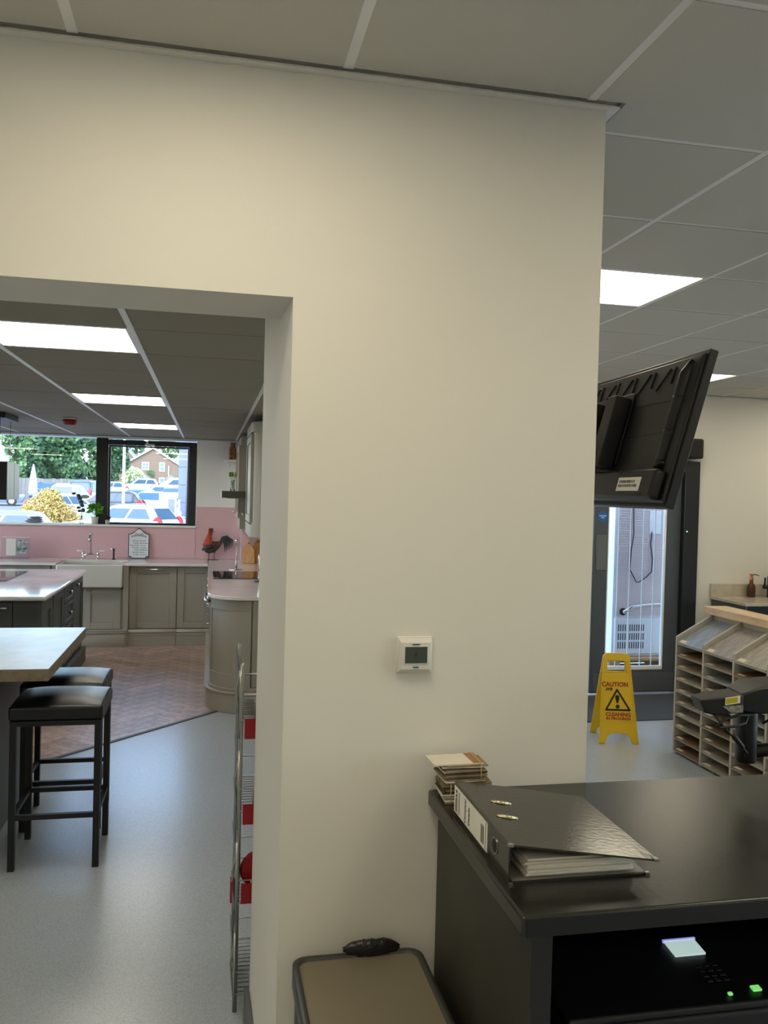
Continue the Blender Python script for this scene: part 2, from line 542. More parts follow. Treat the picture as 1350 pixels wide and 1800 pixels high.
# ------------------------------------------------------------------ herringbone planks laid into the floor
def clip(poly, a, b, c):
    out = []
    for i in range(len(poly)):
        p, q = poly[i], poly[(i + 1) % len(poly)]
        dp, dq = a * p[0] + b * p[1] + c, a * q[0] + b * q[1] + c
        if dp >= 0:
            out.append(p)
        if (dp >= 0) != (dq >= 0):
            t = dp / (dp - dq)
            out.append((p[0] + (q[0] - p[0]) * t, p[1] + (q[1] - p[1]) * t))
    return out
PW, PL = 0.115, 0.46
ca = math.cos(PI / 4)
for m in range(-14, 15):
    for k in range(-60, 60):
        for kind in (0, 1):
            if kind == 0:
                x0, y0, x1, y1 = k * PW, k * PW, k * PW + PL, k * PW + PW
            else:
                x0, y0, x1, y1 = k * PW + PL, k * PW + PW - PL, k * PW + PL + PW, k * PW + PW
            tx, ty = m * (PL + PW), m * (PW - PL)
            g = 0.0012
            q = [(x0 + tx + g, y0 + ty + g), (x1 + tx - g, y0 + ty + g), (x1 + tx - g, y1 + ty - g), (x0 + tx + g, y1 + ty - g)]
            q = [(ca * (p[0] - p[1]) - 0.6, ca * (p[0] + p[1]) + 7.3) for p in q]
            for (a, b, c) in ((-1.05, 1, -6.512), (1, 0, 1.75), (-1, 0, 0.10), (0, -1, 9.46)):
                if len(q) > 2:
                    q = clip(q, a, b, c)
            if len(q) < 3:
                continue
            area = abs(sum(q[i][0] * q[(i + 1) % len(q)][1] - q[(i + 1) % len(q)][0] * q[i][1] for i in range(len(q)))) / 2
            if area < 0.0012:
                continue
            cx, cy = sum(p[0] for p in q) / len(q), sum(p[1] for p in q) / len(q)
            rz = PI / 4 if kind == 0 else 3 * PI / 4
            rot = Matrix.Rotation(-rz, 2)
            loc = [tuple(rot @ Vector((p[0] - cx, p[1] - cy))) for p in q]
            mb = MB().prism(loc, 0, 0.0035 + random.uniform(-0.0003, 0.0003))
            me = bpy.data.meshes.new('plank')
            me.from_pydata(mb.v, [], mb.f)
            bm = bmesh.new(); bm.from_mesh(me); bmesh.ops.recalc_face_normals(bm, faces=bm.faces); bm.to_mesh(me); bm.free()
            me.materials.append(MATS['plank'])
            o = link('plank', me, floor)
            o.location = (cx - floor.location.x, cy - floor.location.y, 0.0003 - floor.location.z)
            o.rotation_euler = (0, 0, rz)
dv = Vector((1, 1.05, 0)).normalized()
nv = Vector((-dv.y, dv.x, 0))
a = Vector((-1.75, 6.512 - 1.05 * 1.75, 0)); b = Vector((0.1, 6.512 + 0.105, 0))
mb = MB().prism([tuple((a - nv * 0.014).xy), tuple((b - nv * 0.014).xy), tuple((b + nv * 0.014).xy), tuple((a + nv * 0.014).xy)], 0.0002, 0.006)
struct(mb.build('trim_4', 'joint'))

# ------------------------------------------------------------------ kitchen window
def win_box(name, x0, x1, z0, z1, mat, parent, y0=10.20, y1=10.27):
    return MB().box(x0, x1, y0, y1, z0, z1).build(name, mat, parent, bevel=0.004, seg=1)
w1 = struct(MB().box(-1.285, -1.155, 10.19, 10.28, 1.288, 2.284).build('window_1', 'frame_black', bevel=0.006, seg=1))
win_box('window_frame', -1.155, -0.157, 2.212, 2.268, 'frame_black', w1, 10.19, 10.28)
win_box('window_frame', -0.245, -0.157, 1.288, 2.212, 'frame_black', w1, 10.19, 10.28)
win_box('window_frame', -1.155, -0.245, 1.290, 1.312, 'frame_black', w1, 10.2, 10.27)
win_box('sash', -1.152, -0.247, 2.188, 2.208, 'frame_grey', w1, 10.205, 10.235)
win_box('sash', -1.152, -1.128, 1.313, 2.188, 'frame_black', w1, 10.205, 10.235)
win_box('sash', -0.262, -0.247, 1.313, 2.188, 'frame_grey', w1, 10.205, 10.235)
win_box('window_handle', -0.75, -0.64, 2.214, 2.232, 'white_plastic', w1, 10.175, 10.19)
win_box('window_handle', -0.735, -0.71, 2.214, 2.262, 'white_plastic', w1, 10.17, 10.188)
MB().box(-1.13, -0.26, 10.222, 10.232, 1.312, 2.19).build('pane', GLASS, w1)
w2 = struct(MB().box(-4.3, -4.24, 10.19, 10.28, 1.288, 2.284).build('window_2', 'frame_black'))
MB().box(-4.245, -1.283, 10.222, 10.232, 1.289, 2.283).build('pane', GLASS, w2)
win_box('window_frame', -4.24, -1.286, 1.286, 1.296, 'white_gloss', w2, 10.2, 10.25)
struct(MB().box(-4.3, -0.157, 10.118, 10.3, 1.286, 1.2885).build('trim_7', 'white_gloss'))
struct(MB().box(-4.3, -0.15, 10.11, KY - 0.0005, 1.265, 1.2885).build('trim_5', 'white_gloss', bevel=0.003))

# ------------------------------------------------------------------ glazed door to the yard
d1 = struct(MB().box(4.14, 4.284, 6.80, 6.95, 0, 2.079).build('door_1', 'frame_black', bevel=0.004, seg=1))
def dbox(name, x0, x1, z0, z1, mat, y0=6.80, y1=6.95, parent=d1, bevel=0.004):
    return MB().box(x0, x1, y0, y1, z0, z1).build(name, mat, parent, bevel=bevel, seg=1)
dbox('door_frame', 2.352, 4.14, 1.985, 2.079, 'frame_grey')
dbox('door_frame', 2.352, 2.43, 0, 1.985, 'frame_grey')
def leaf(x0, x1, sw):
    y0, y1 = 6.845, 6.895
    lf = dbox('door_leaf', x0, x0 + sw, 0.012, 1.98, 'frame_grey', y0, y1)
    dbox('stile', x1 - sw, x1, 0.012, 1.98, 'frame_grey', y0, y1, lf)
    dbox('rail', x0 + sw, x1 - sw, 0.012, 0.215, 'frame_grey', y0, y1, lf)
    dbox('rail', x0 + sw, x1 - sw, 1.88, 1.98, 'frame_grey', y0, y1, lf)
    dbox('glazing_bead', x0 + sw, x1 - sw, 0.215, 0.245, 'white_gloss', y0 + 0.006, y1 - 0.004, lf, 0.002)
    for xx in (x0 + sw, x1 - sw - 0.012):
        dbox('glazing_bead', xx, xx + 0.012, 0.245, 1.88, 'white_gloss', y0 + 0.006, y1 - 0.004, lf, 0.002)
    MB().box(x0 + sw, x1 - sw, 6.868, 6.876, 0.235, 1.88).build('pane', DOORGLASS, lf)
    dbox('kick_plate', x0 + 0.03, x1 - 0.03, 0.03, 0.19, 'steel_dark', y0 - 0.004, y0, lf, 0.001)
    return lf
M('steel_dark', '#6d7072', 0.4, metal=0.6, var=0.04)
lf = leaf(3.302, 4.136, 0.135)
for xx in (3.55, 3.665, 3.79, 3.90, 3.99):
    MB().box(xx, xx + 0.006, 6.876, 6.882, 0.245, 1.88).build('glazing_strip', 'white_gloss', lf)
leaf(2.435, 3.285, 0.135)
# push plate and blue notice on the stile
dbox('push_plate', 3.325, 3.425, 1.10, 1.41, 'steel', 6.839, 6.846, lf, 0.001)
mb = MB().lathe([(0.045, 0), (0.045, 0.003)], (0, 0, 0), 28)
mb.v = [(3.378 + p[0], 6.8445 - p[2], 1.57 + p[1]) for p in mb.v]
M('sign_blue', '#1c62b0', 0.4)
M('sign_white', '#f4f4f4', 0.5)
st = mb.build('door_notice', 'sign_blue', lf)
for i, s in enumerate(('Automatic', 'door')):
    text(s, 0.016, frame_xf((3.378, 6.841, 1.577 - 0.016 * i), (1, 0, 0), (0, 0, 1)), MATS['sign_white'], 'notice_lettering', lf, bold=0.0004)
ob = MB().box(3.05, 4.265, 6.72, 6.849, 2.10, 2.277)
tag(ob.build('door_operator', 'black_plastic', bevel=0.02, seg=3), 'long black automatic operator box above the glazed door', 'door operator')
led = MB().box(4.165, 4.175, 6.796, 6.802, 1.449, 1.459).build('indicator_light', emit('led_cyan', (0.2, 0.8, 1.0), 1.5), d1)
# unseen shop window added in the side wall to let in daylight
w3 = struct(MB().box(6.56, 6.62, -2.0, -1.94, 0.5, 2.35).build('window_added_shop', 'frame_grey'))
for yy in (0.4, 2.8, 5.14):
    MB().box(6.56, 6.62, yy, yy + 0.06, 0.5, 2.35).build('window_frame', 'frame_grey', w3)
MB().box(6.56, 6.62, -1.94, 5.14, 0.5, 0.55).build('window_frame', 'frame_grey', w3)
MB().box(6.56, 6.62, -1.94, 5.14, 2.30, 2.35).build('window_frame', 'frame_grey', w3)
MB().box(6.585, 6.593, -1.95, 5.15, 0.54, 2.31).build('pane', GLASS, w3)
# window added out of view in the kitchen side wall for bluish daylight
w4 = struct(MB().box(-4.74, -4.67, 6.6, 6.66, 0.10, 2.28).build('window_added_kitchen', 'frame_black'))
for yy in (8.2, 9.84):
    MB().box(-4.74, -4.67, yy, yy + 0.06, 0.10, 2.28).build('window_frame', 'frame_black', w4)
MB().box(-4.74, -4.67, 6.66, 9.84, 0.10, 0.16).build('window_frame', 'frame_black', w4)
MB().box(-4.74, -4.67, 6.66, 9.84, 2.22, 2.28).build('window_frame', 'frame_black', w4)
MB().box(-4.708, -4.70, 6.65, 9.85, 0.15, 2.23).build('pane', GLASS, w4)
# door mat
M('mat_fibre', '#3c4048', 0.95, scale=120, col2='#4d525b', bump=0.5, bscale=250)
tag(MB().box(2.45, 4.25, 5.985, 6.79, 0.0005, 0.009).build('door_mat', 'mat_fibre', bevel=0.003, seg=1), 'dark grey ribbed entrance mat in front of the glazed door', 'mat')

# ================================================================== KITCHEN
def shaker(origin, xdir, wd, ht, parent, mat, name='door', st=0.075, th=0.022, rec=0.010):
    """framed door: origin = lower corner of its face, z = outward"""
    xf = frame_xf(origin, xdir, (0, 0, 1))
    mb = MB(xf)
    mb.box(0, st, 0, ht, 0, th).box(wd - st, wd, 0, ht, 0, th).box(st, wd - st, 0, st, 0, th).box(st, wd - st, ht - st, ht, 0, th)
    mb.box(st, wd - st, st, ht - st, 0, th - rec)
    return mb.build(name, mat, parent, bevel=0.0025, seg=1)
def knob(p, d, parent, r=0.014, mat='chrome'):
    d = Vector(d); p = Vector(p)
    return MB().tube([p, p + d * 0.012, p + d * 0.014, p + d * 0.022, p + d * 0.030, p + d * 0.034], [r * 0.45, r * 0.4, r * 0.7, r, r * 0.9, r * 0.3], 12).build('knob', mat, parent)
def bow_handle(a, b, d, parent, r=0.006, out=0.03):
    a, b, d = Vector(a), Vector(b), Vector(d)
    pts = [a, a + d * out * 0.8] + [a.lerp(b, t) + d * (out + 0.006 * math.sin(PI * t)) for t in (0.08, 0.3, 0.5, 0.7, 0.92)] + [b + d * out * 0.8, b]
    return MB().tube(pts, r, 8).build('handle', 'chrome', parent)
NY = (0, -1, 0)
# --- back run
G = 'fitted units under the kitchen window'
def plinth(parent, x0, x1, y, z=0.15):
    mb = MB().box(x0, x1, y, 9.55, 0, z).box(x0, x1, y - 0.004, 9.55, z - 0.028, z - 0.014)
    mb.prism([(y - 0.008, z), (y - 0.008, z + 0.012), (y + 0.012, z + 0.034), (9.55, z + 0.034), (9.55, z)], x0, x1, 'x')
    return mb.build('plinth', 'taupe', parent, bevel=0.003, seg=1)
u = thing('base_cabinet', 'grey-green sink base cabinet under the white ceramic sink', 'cabinet', (-1.2, 9.8, 0), group=G)
MB().box(-1.62, -0.835, 9.465, 10.12, 0.0, 0.62).box(-0.888, -0.8335, 9.43, 10.12, 0.184, 0.872).box(-1.62, -1.57, 9.465, 10.12, 0.62, 0.872).build('body', 'taupe', u)
shaker((-1.297, 9.465, 0.19), (1, 0, 0), 0.385, 0.45, u, 'taupe')
shaker((-1.61, 9.465, 0.19), (1, 0, 0), 0.305, 0.45, u, 'taupe')
knob((-1.262, 9.443, 0.607), NY, u, 0.013, 'steel')
mb = MB().prism([(-1.62, 9.39), (-0.86, 9.39), (-0.8335, 9.416), (-0.8335, 9.55), (-1.62, 9.55)], 0, 0.15)
mb.prism([(-1.62, 9.382), (-0.86, 9.382), (-0.8335, 9.408), (-0.8335, 9.55), (-1.62, 9.55)], 0.15, 0.162)
mb.prism([(-1.62, 9.395), (-0.865, 9.395), (-0.8335, 9.42), (-0.8335, 9.55), (-1.62, 9.55)], 0.162, 0.184)
mb.build('plinth', 'taupe', u, bevel=0.003, seg=1)
u = thing('base_cabinet', 'grey-green integrated dishwasher front with a chrome bar handle', 'cabinet', (-0.58, 9.8, 0), group=G)
MB().box(-0.832, -0.328, 9.50, 10.12, 0.0, 0.872).build('body', 'taupe', u)
shaker((-0.827, 9.50, 0.19), (1, 0, 0), 0.495, 0.675, u, 'taupe')
bow_handle((-0.66, 9.478, 0.835), (-0.49, 9.478, 0.835), NY, u)
plinth(u, -0.832, -0.328, 9.43)
u = thing('base_cabinet', 'narrow grey-green base cabinet in the corner beside the dishwasher front', 'cabinet', (-0.17, 9.8, 0), group=G)
MB().box(-0.326, 0.06, 9.50, 10.12, 0.0, 0.872).build('body', 'taupe', u)
shaker((-0.322, 9.50, 0.19), (1, 0, 0), 0.36, 0.675, u, 'taupe', st=0.07)
plinth(u, -0.326, 0.06, 9.43)
u = thing('base_cabinet', 'grey-green base cabinet behind the island, beyond the ceramic sink', 'cabinet', (-2.3, 9.8, 0), group=G)
MB().box(-3.2, -1.63, 9.50, 10.12, 0.0, 0.872).build('body', 'taupe', u)
for k in range(3):
    shaker((-3.19 + 0.52 * k, 9.50, 0.19), (1, 0, 0), 0.505, 0.675, u, 'taupe')
plinth(u, -3.2, -1.625, 9.43)
# ceramic sink
sk = MB()
x0, x1, y0, y1, z0, z1 = -1.565, -0.892, 9.355, 9.86, 0.645, 0.888
sk.box(x0, x1, y0, y0 + 0.028, z0, z1).box(x0, x1, y1 - 0.028, y1, z0, z1).box(x0, x0 + 0.028, y0 + 0.028, y1 - 0.028, z0, z1)
sk.box(x1 - 0.028, x1, y0 + 0.028, y1 - 0.028, z0, z1).box(x0 + 0.028, x1 - 0.028, y0 + 0.028, y1 - 0.028, z0, z0 + 0.03)
sk.box(-1.24, -1.215, y0 + 0.028, y1 - 0.028, z0 + 0.03, z1 - 0.04)
M('ceramic', '#cfccc4', 0.15, var=0.01)
tag(sk.build('sink', 'ceramic', bevel=0.012, seg=3), 'white ceramic butler sink with a deep apron front', 'sink')
# worktops
tag(MB().prism([(-3.2, 9.42), (-1.575, 9.42), (-1.575, 9.87), (-0.882, 9.87), (-0.882, 9.42), (0.0, 9.42), (0.0, 10.13), (-3.2, 10.13)], 0.872, 0.90).build('worktop', 'quartz', bevel=0.004),
    'pale quartz worktop running under the kitchen window', 'worktop')
arc = lambda cx, cy, r, a0, a1, n=10: [(cx + r * math.cos(a0 + (a1 - a0) * i / n), cy + r * math.sin(a0 + (a1 - a0) * i / n)) for i in range(n + 1)]
poly = [(0.001, 10.13), (0.001, 6.80)] + arc(0.30, 6.79, 0.30, PI, 1.5 * PI) + [(0.719, 6.49), (0.719, 9.659), (0.371, 9.659), (0.371, 10.13)]
tag(MB().prism(poly, 0.872, 0.90).build('worktop', 'quartz', bevel=0.004), 'pale quartz worktop with a rounded end, carrying the black hob', 'worktop')
# --- right hand run with a curved end
u = thing('corner_cabinet', 'grey-green base unit with a curved end door beside the herringbone floor', 'cabinet', (0.4, 6.9, 0))
body = [(0.055, 7.62), (0.055, 6.83)] + arc(0.335, 6.83, 0.28, PI, 1.5 * PI) + [(0.718, 6.55), (0.718, 7.62)]
MB().prism(body, 0.0, 0.872).build('body', 'taupe', u)
def arc_strip(r0, r1, a0, a1, z0, z1, name, mat, par, c=(0.335, 6.83), n=12):
    return MB().prism(arc(c[0], c[1], r0, a0, a1, n) + arc(c[0], c[1], r1, a1, a0, n), z0, z1).build(name, mat, par, bevel=0.002, seg=1)
dr = arc_strip(0.281, 0.296, PI, 1.5 * PI, 0.19, 0.865, 'door', 'taupe', u)
arc_strip(0.296, 0.306, PI, 1.5 * PI, 0.785, 0.865, 'door_rail', 'taupe', dr)
arc_strip(0.296, 0.306, PI, 1.5 * PI, 0.19, 0.295, 'door_rail', 'taupe', dr)
arc_strip(0.296, 0.306, 1.34 * PI, 1.5 * PI, 0.295, 0.785, 'door_stile', 'taupe', dr)
arc_strip(0.296, 0.306, PI, 1.06 * PI, 0.295, 0.785, 'door_stile', 'taupe', dr)
MB().box(0.345, 0.718, 6.535, 6.55, 0.19, 0.865).build('end_panel', 'taupe', u, bevel=0.002, seg=1)
pl = [(0.0, 7.62), (0.0, 6.83)] + arc(0.335, 6.83, 0.335, PI, 1.5 * PI, 14) + [(0.718, 6.495), (0.718, 7.62)]
pl2 = [(-0.01, 7.62), (-0.01, 6.83)] + arc(0.335, 6.83, 0.345, PI, 1.5 * PI, 14) + [(0.718, 6.485), (0.718, 7.62)]
pl3 = [(0.02, 7.62), (0.02, 6.83)] + arc(0.335, 6.83, 0.315, PI, 1.5 * PI, 14) + [(0.718, 6.515), (0.718, 7.62)]
MB().prism(pl, 0, 0.15).prism(pl2, 0.15, 0.165).prism(pl3, 0.165, 0.19).build('plinth', 'taupe', u, bevel=0.003, seg=1)
u = thing('base_cabinet', 'grey-green drawer units under the hob worktop', 'cabinet', (0.4, 8.5, 0))
MB().box(0.055, 0.718, 7.622, 9.42, 0, 0.872).build('body', 'taupe', u)
MB().box(0.0, 0.055, 7.622, 9.42, 0, 0.15).box(-0.01, 0.055, 7.622, 9.42, 0.15, 0.165).build('plinth', 'taupe', u)
for yy in (8.2, 8.8, 9.4):
    for z0_, hh in ((0.19, 0.33), (0.53, 0.17), (0.71, 0.155)):
        dw = shaker((0.055, yy, z0_), (0, -1, 0), 0.57, hh, u, 'taupe', name='drawer', st=0.045)
        bow_handle((0.033, yy - 0.21, z0_ + hh - 0.03), (0.033, yy - 0.36, z0_ + hh - 0.03), (-1, 0, 0), dw)
ov = thing('range_oven', 'chrome-handled built-in oven beside the curved end unit', 'oven', (0.05, 7.3, 0.2))
MB().box(0.03, 0.0545, 7.0, 7.6, 0.2, 0.85).build('door', 'black_plastic', ov)
bow_handle((0.03, 7.06, 0.80), (0.03, 7.54, 0.80), (-1, 0, 0), ov, 0.01, 0.045)
knob((0.03, 6.97, 0.83), (-1, 0, 0), ov, 0.02)
# hob
tag(MB().box(0.048, 0.55, 7.84, 8.56, 0.9005, 0.906).build('hob', M('hob_glass', '#08080a', 0.03, var=0.02, spec=0.6), bevel=0.002), 'flat black glass induction hob on the pale worktop', 'hob')
# pink splashbacks
tag(MB().box(-3.2, -0.152, KY - 0.010, KY - 0.001, 0.9005, 1.262).build('splashback', 'pink'), 'long pink glass splashback below the kitchen window', 'splashback')
tag(MB().box(-0.148, 0.370, KY - 0.010, KY - 0.001, 0.9005, 1.514).build('splashback', 'pink'), 'tall pink glass splashback behind the metal cockerel', 'splashback')
tag(MB().box(0.362, 0.718, 9.650, 9.659, 0.9005, 1.40).build('splashback', 'pink'), 'pink glass splashback behind the wooden chopping boards', 'splashback')
# wall units
def wall_unit(y0, y1, x0, z0, z1, label, curved):
    u = thing('wall_cabinet', label, 'cabinet', (0.5, (y0 + y1) / 2, z0), group='wall cabinets over the hob worktop')
    if curved:
        r = 0.16
        poly = [(x0 + 0.02, y1), (x0 + 0.02, y0 + r)] + arc(x0 + 0.02 + r, y0 + r, r, PI, 1.5 * PI, 8) + [(0.718, y0), (0.718, y1)]
        MB().prism(poly, z0 + 0.02, z1 - 0.03).build('body', 'taupe', u)
        p2 = [(x0, y1), (x0, y0 + r)] + arc(x0 + 0.02 + r, y0 + r, r + 0.02, PI, 1.5 * PI, 8) + [(0.718, y0 - 0.02), (0.718, y1)]
        MB().prism(p2, z0, z0 + 0.10).build('pelmet', 'taupe', u, bevel=0.004)
        MB().prism(p2, z1 - 0.08, z1).build('cornice', 'taupe', u, bevel=0.004)
        n = 1
        ys = [(y0 + r, y1)]
    else:
        MB().box(x0 + 0.02, 0.718, y0, y1, z0, z1).build('body', 'taupe', u)
        ys = [(y0, (y0 + y1) / 2), ((y0 + y1) / 2, y1)]
    for a, b in ys:
        dw = shaker((x0 + 0.0205, b - 0.003, z0 + 0.11), (0, -1, 0), b - a - 0.006, z1 - z0 - 0.20, u, 'taupe', st=0.06)
        knob((x0 - 0.001, b - 0.04, z0 + 0.16), (-1, 0, 0), dw, 0.013)
    return u
wall_unit(6.60, 7.55, 0.315, 1.345, 2.255, 'tall grey-green wall cabinet with a curved corner, nearest the opening', True)
wall_unit(8.70, 9.60, 0.285, 1.325, 2.27, 'grey-green wall cabinet over the worktop, beyond the dark extractor shelf', False)
t = thing('extractor_shelf', 'dark grey slab extractor shelf projecting over the hob', 'extractor', (0.4, 8.1, 1.64))
MB().box(0.108, 0.717, 7.75, 8.68, 1.645, 1.708).build('canopy', M('olive_grey', '#5a574c', 0.4), t, bevel=0.004)
MB().box(0.16, 0.66, 7.85, 8.55, 1.638, 1.645).build('filter', 'steel', t)
t = thing('wall_shelf', 'small white corner shelf holding a carved wooden ornament', 'shelf', (0.24, 10.04, 2.05))
MB().box(0.157, 0.369, 9.94, KY - 0.0005, 2.055, 2.074).build('board', 'white_gloss', t, bevel=0.003)
MB().box(0.20, 0.215, 10.06, KY - 0.0005, 2.0, 2.055).build('bracket', 'white_gloss', t)
# carved wooden ornament
t = thing('wooden_ornament', 'carved brown wooden ornament on the white corner shelf', 'ornament', (0.255, 10.03, 2.0745))
rings = []
for z, rx, ry in ((0, 0.040, 0.035), (0.03, 0.045, 0.04), (0.10, 0.047, 0.04), (0.15, 0.040, 0.036), (0.17, 0.026, 0.026), (0.185, 0.034, 0.03), (0.20, 0.034, 0.03)):
    rings.append([(0.255 + rx * math.cos(PI / 4 * k + 0.4), 10.03 + ry * math.sin(PI / 4 * k + 0.4), 2.0745 + z) for k in range(8)])
M('carved_wood', '#6f4225', 0.6, scale=40, col2='#a4734c')
MB().loft(rings, smooth=False).build('body', 'carved_wood', t)
for k in range(4):
    MB().ball((0.222 + 0.006 * (k % 2), 9.995, 2.095 + 0.028 * k), 0.014, 8, 6).build('carving', 'carved_wood', t)
# flowers in a glass vase on the extractor
t = thing('flower_vase', 'small glass vase of green and cream flowers on the extractor shelf', 'vase', (0.207, 7.95, 1.7085))
MB().lathe([(0.022, 0), (0.018, 0.03), (0.016, 0.08), (0.022, 0.10)], (0.207, 7.95, 1.7085), 14).build('vase', CLEAR, t)
M('leaf_fresh', '#8fb53c', 0.6, scale=60, col2='#5f8f2e')
M('petal_cream', '#ecebc0', 0.6)
for k in range(7):
    a = 2 * PI * k / 7
    dx, dy = 0.028 * math.cos(a), 0.028 * math.sin(a)
    st = MB().tube([(0.207, 7.95, 1.712), (0.207 + dx * 0.2, 7.95 + dy * 0.2, 1.78), (0.207 + dx, 7.95 + dy, 1.85)], 0.0022, 5).build('stem', 'leaf_fresh', t)
    MB().ball((0.207 + dx, 7.95 + dy, 1.862), 0.016, 8, 6, 0.8, 0.8, 1.5).build('bloom', 'petal_cream' if k % 3 == 0 else 'leaf_fresh', t)
# chopping boards leaning on the boxed-out wall
def board(xc, y, wd, ht, tilt, label, mat, neck=0.03):
    t = thing('chopping_board', label, 'chopping board', (xc, y, 0.9005), group='wooden chopping boards')
    b = wd / 2
    sh = ht * 0.68
    pts = [(-b * 0.95, 0.0), (b * 0.95, 0.0), (b, 0.012), (b * 0.93, sh * 0.85), (b * 0.7, sh), (neck, sh + 0.03), (neck * 0.8, ht - 0.02), (neck * 0.4, ht), (-neck * 0.4, ht), (-neck * 0.8, ht - 0.02), (-neck, sh + 0.03), (-b * 0.7, sh), (-b * 0.93, sh * 0.85), (-b, 0.012)]
    mb = MB(Matrix.Rotation(-tilt, 4, 'X')).prism(pts, -0.009, 0.009, 'y')
    o = mb.build('board', mat, t, local=True, bevel=0.004)
    hole = MB(Matrix.Rotation(-tilt, 4, 'X'))
    hole.tube([(0, -0.0096, ht - 0.035), (0, 0.0096, ht - 0.035)], 0.008, 10).build('hanging_hole', 'joint', t, local=True)
    return t
M('board_pale', '#d9ac74', 0.55, scale=10, stretch=(6, 6, 1), col2='#cf9d63')
M('board_warm', '#c48548', 0.55, scale=10, stretch=(6, 6, 1), col2='#b4753c')
board(0.447, 9.56, 0.135, 0.265, 0.22, 'pale wooden chopping board with a handle leaning on the pink splashback', 'board_pale', 0.025)
board(0.552, 9.59, 0.15, 0.27, 0.16, 'darker wooden chopping board behind the pale one, half hidden by the opening', 'board_warm', 0.03)
# kitchen roll holder
t = thing('roll_holder', 'chrome upright kitchen roll holder with a ball top', 'roll holder', (0.284, 8.76, 0.9005))
MB().lathe([(0.075, 0), (0.075, 0.006), (0.06, 0.012), (0.012, 0.014)], (0.284, 8.76, 0.9005), 24).build('base', 'chrome', t)
MB().lathe([(0.0105, 0), (0.0105, 0.262), (0.014, 0.266), (0.009, 0.272)], (0.284, 8.76, 0.914), 14).build('pole', 'chrome', t)
MB().ball((0.284, 8.76, 1.198), 0.019, 14, 10).build('finial', 'chrome', t)
# canister on a stand by the hob
t = thing('canister', 'shiny steel canister on a dark stand beside the hob', 'canister', (0.505, 7.65, 0.9005))
MB().lathe([(0.095, 0), (0.10, 0.006), (0.06, 0.014), (0.05, 0.022)], (0.505, 7.65, 0.9005), 24).build('stand', 'dark_plastic', t)
MB().lathe([(0.062, 0), (0.064, 0.004), (0.064, 0.205), (0.060, 0.212)], (0.505, 7.65, 0.9228), 24).build('body', 'chrome', t)
MB().lathe([(0.058, 0), (0.056, 0.012), (0.012, 0.016), (0.012, 0.03), (0.004, 0.034)], (0.505, 7.65, 1.135), 20).build('lid', 'steel', t)
# bridge tap
t = thing('kitchen_tap', 'chrome bridge tap with cross levers behind the ceramic sink', 'tap', (-1.295, 9.95, 0.9005))
cx = -1.295
MB().tube([(cx - 0.077, 9.95, 0.945), (cx - 0.03, 9.95, 0.952), (cx, 9.95, 0.958), (cx + 0.03, 9.95, 0.952), (cx + 0.077, 9.95, 0.945)], 0.012, 10).build('bridge', 'chrome', t)
for s in (-1, 1):
    lg = MB().lathe([(0.026, 0), (0.024, 0.008), (0.012, 0.014), (0.012, 0.05), (0.017, 0.058), (0.012, 0.075), (0.006, 0.09)], (cx + s * 0.08, 9.95, 0.9005), 14).build('leg', 'chrome', t)
    MB().tube([(cx + s * 0.08, 9.95, 0.985), (cx + s * 0.10, 9.945, 0.992), (cx + s * 0.15, 9.935, 0.995)], [0.006, 0.007, 0.010], 8).build('lever', 'white_gloss', lg)
pts = [(cx, 9.95, 0.955), (cx, 9.95, 1.08)] + [(cx, 9.95 - 0.07 * math.sin(a), 1.08 + 0.07 * (1 - math.cos(a)) + 0.0) for a in (0.4, 0.9, 1.5, 2.0, 2.6)]
pts = [(cx, 9.95, 0.955), (cx, 9.95, 1.12), (cx, 9.94, 1.16), (cx, 9.91, 1.178), (cx, 9.86, 1.17), (cx, 9.83, 1.14), (cx, 9.82, 1.10)]
MB().tube(pts, [0.011, 0.010, 0.010, 0.010, 0.010, 0.010, 0.012], 10).build('spout', 'chrome', t)
MB().ball((cx, 9.955, 1.185), 0.018, 10, 8).build('finial', 'chrome', t)
t = thing('soap_pump', 'slim chrome soap pump set into the worktop beside the sink', 'soap pump', (-1.047, 9.95, 0.9005))
MB().lathe([(0.022, 0), (0.020, 0.006), (0.009, 0.012), (0.009, 0.10), (0.013, 0.105), (0.013, 0.12)], (-1.047, 9.95, 0.9005), 12).build('body', 'dark_plastic', t)
MB().tube([(-1.085, 9.95, 1.018), (-1.047, 9.95, 1.024), (-1.01, 9.95, 1.016)], 0.007, 8).build('nozzle', 'chrome', t)
# framed opening sign
t = thing('kitchen_sign', 'white enamel plaque with dark edge and weekday list propped on the splashback', 'sign', (-0.788, 10.09, 0.9005))
def plaque(w2, h, off):
    s = w2
    return [(-s * 0.7, 0.0 + off), (s * 0.7, 0.0 + off), (s * 0.72, 0.018 + off), (s, 0.022 + off), (s, h * 0.80), (s * 0.75, h * 0.815), (s * 0.45, h * 0.88), (s * 0.18, h * 0.97), (0, h - off * 0.3), (-s * 0.18, h * 0.97), (-s * 0.45, h * 0.88), (-s * 0.75, h * 0.815), (-s, h * 0.80), (-s, 0.022 + off), (-s * 0.72, 0.018 + off)]
tl = Matrix.Rotation(-0.10, 4, 'X')
MB(tl).prism(plaque(0.117, 0.355, 0.0), -0.004, 0.004, 'y').build('edge', M('plaque_edge', '#3a3536', 0.4), t, local=True)
MB(tl).prism(plaque(0.108, 0.345, 0.009), -0.0065, -0.004, 'y').build('face', M('enamel', '#dfe6ea', 0.3), t, local=True)
M('ink_grey', '#5f7076', 0.6)
base = wmat(t) @ tl
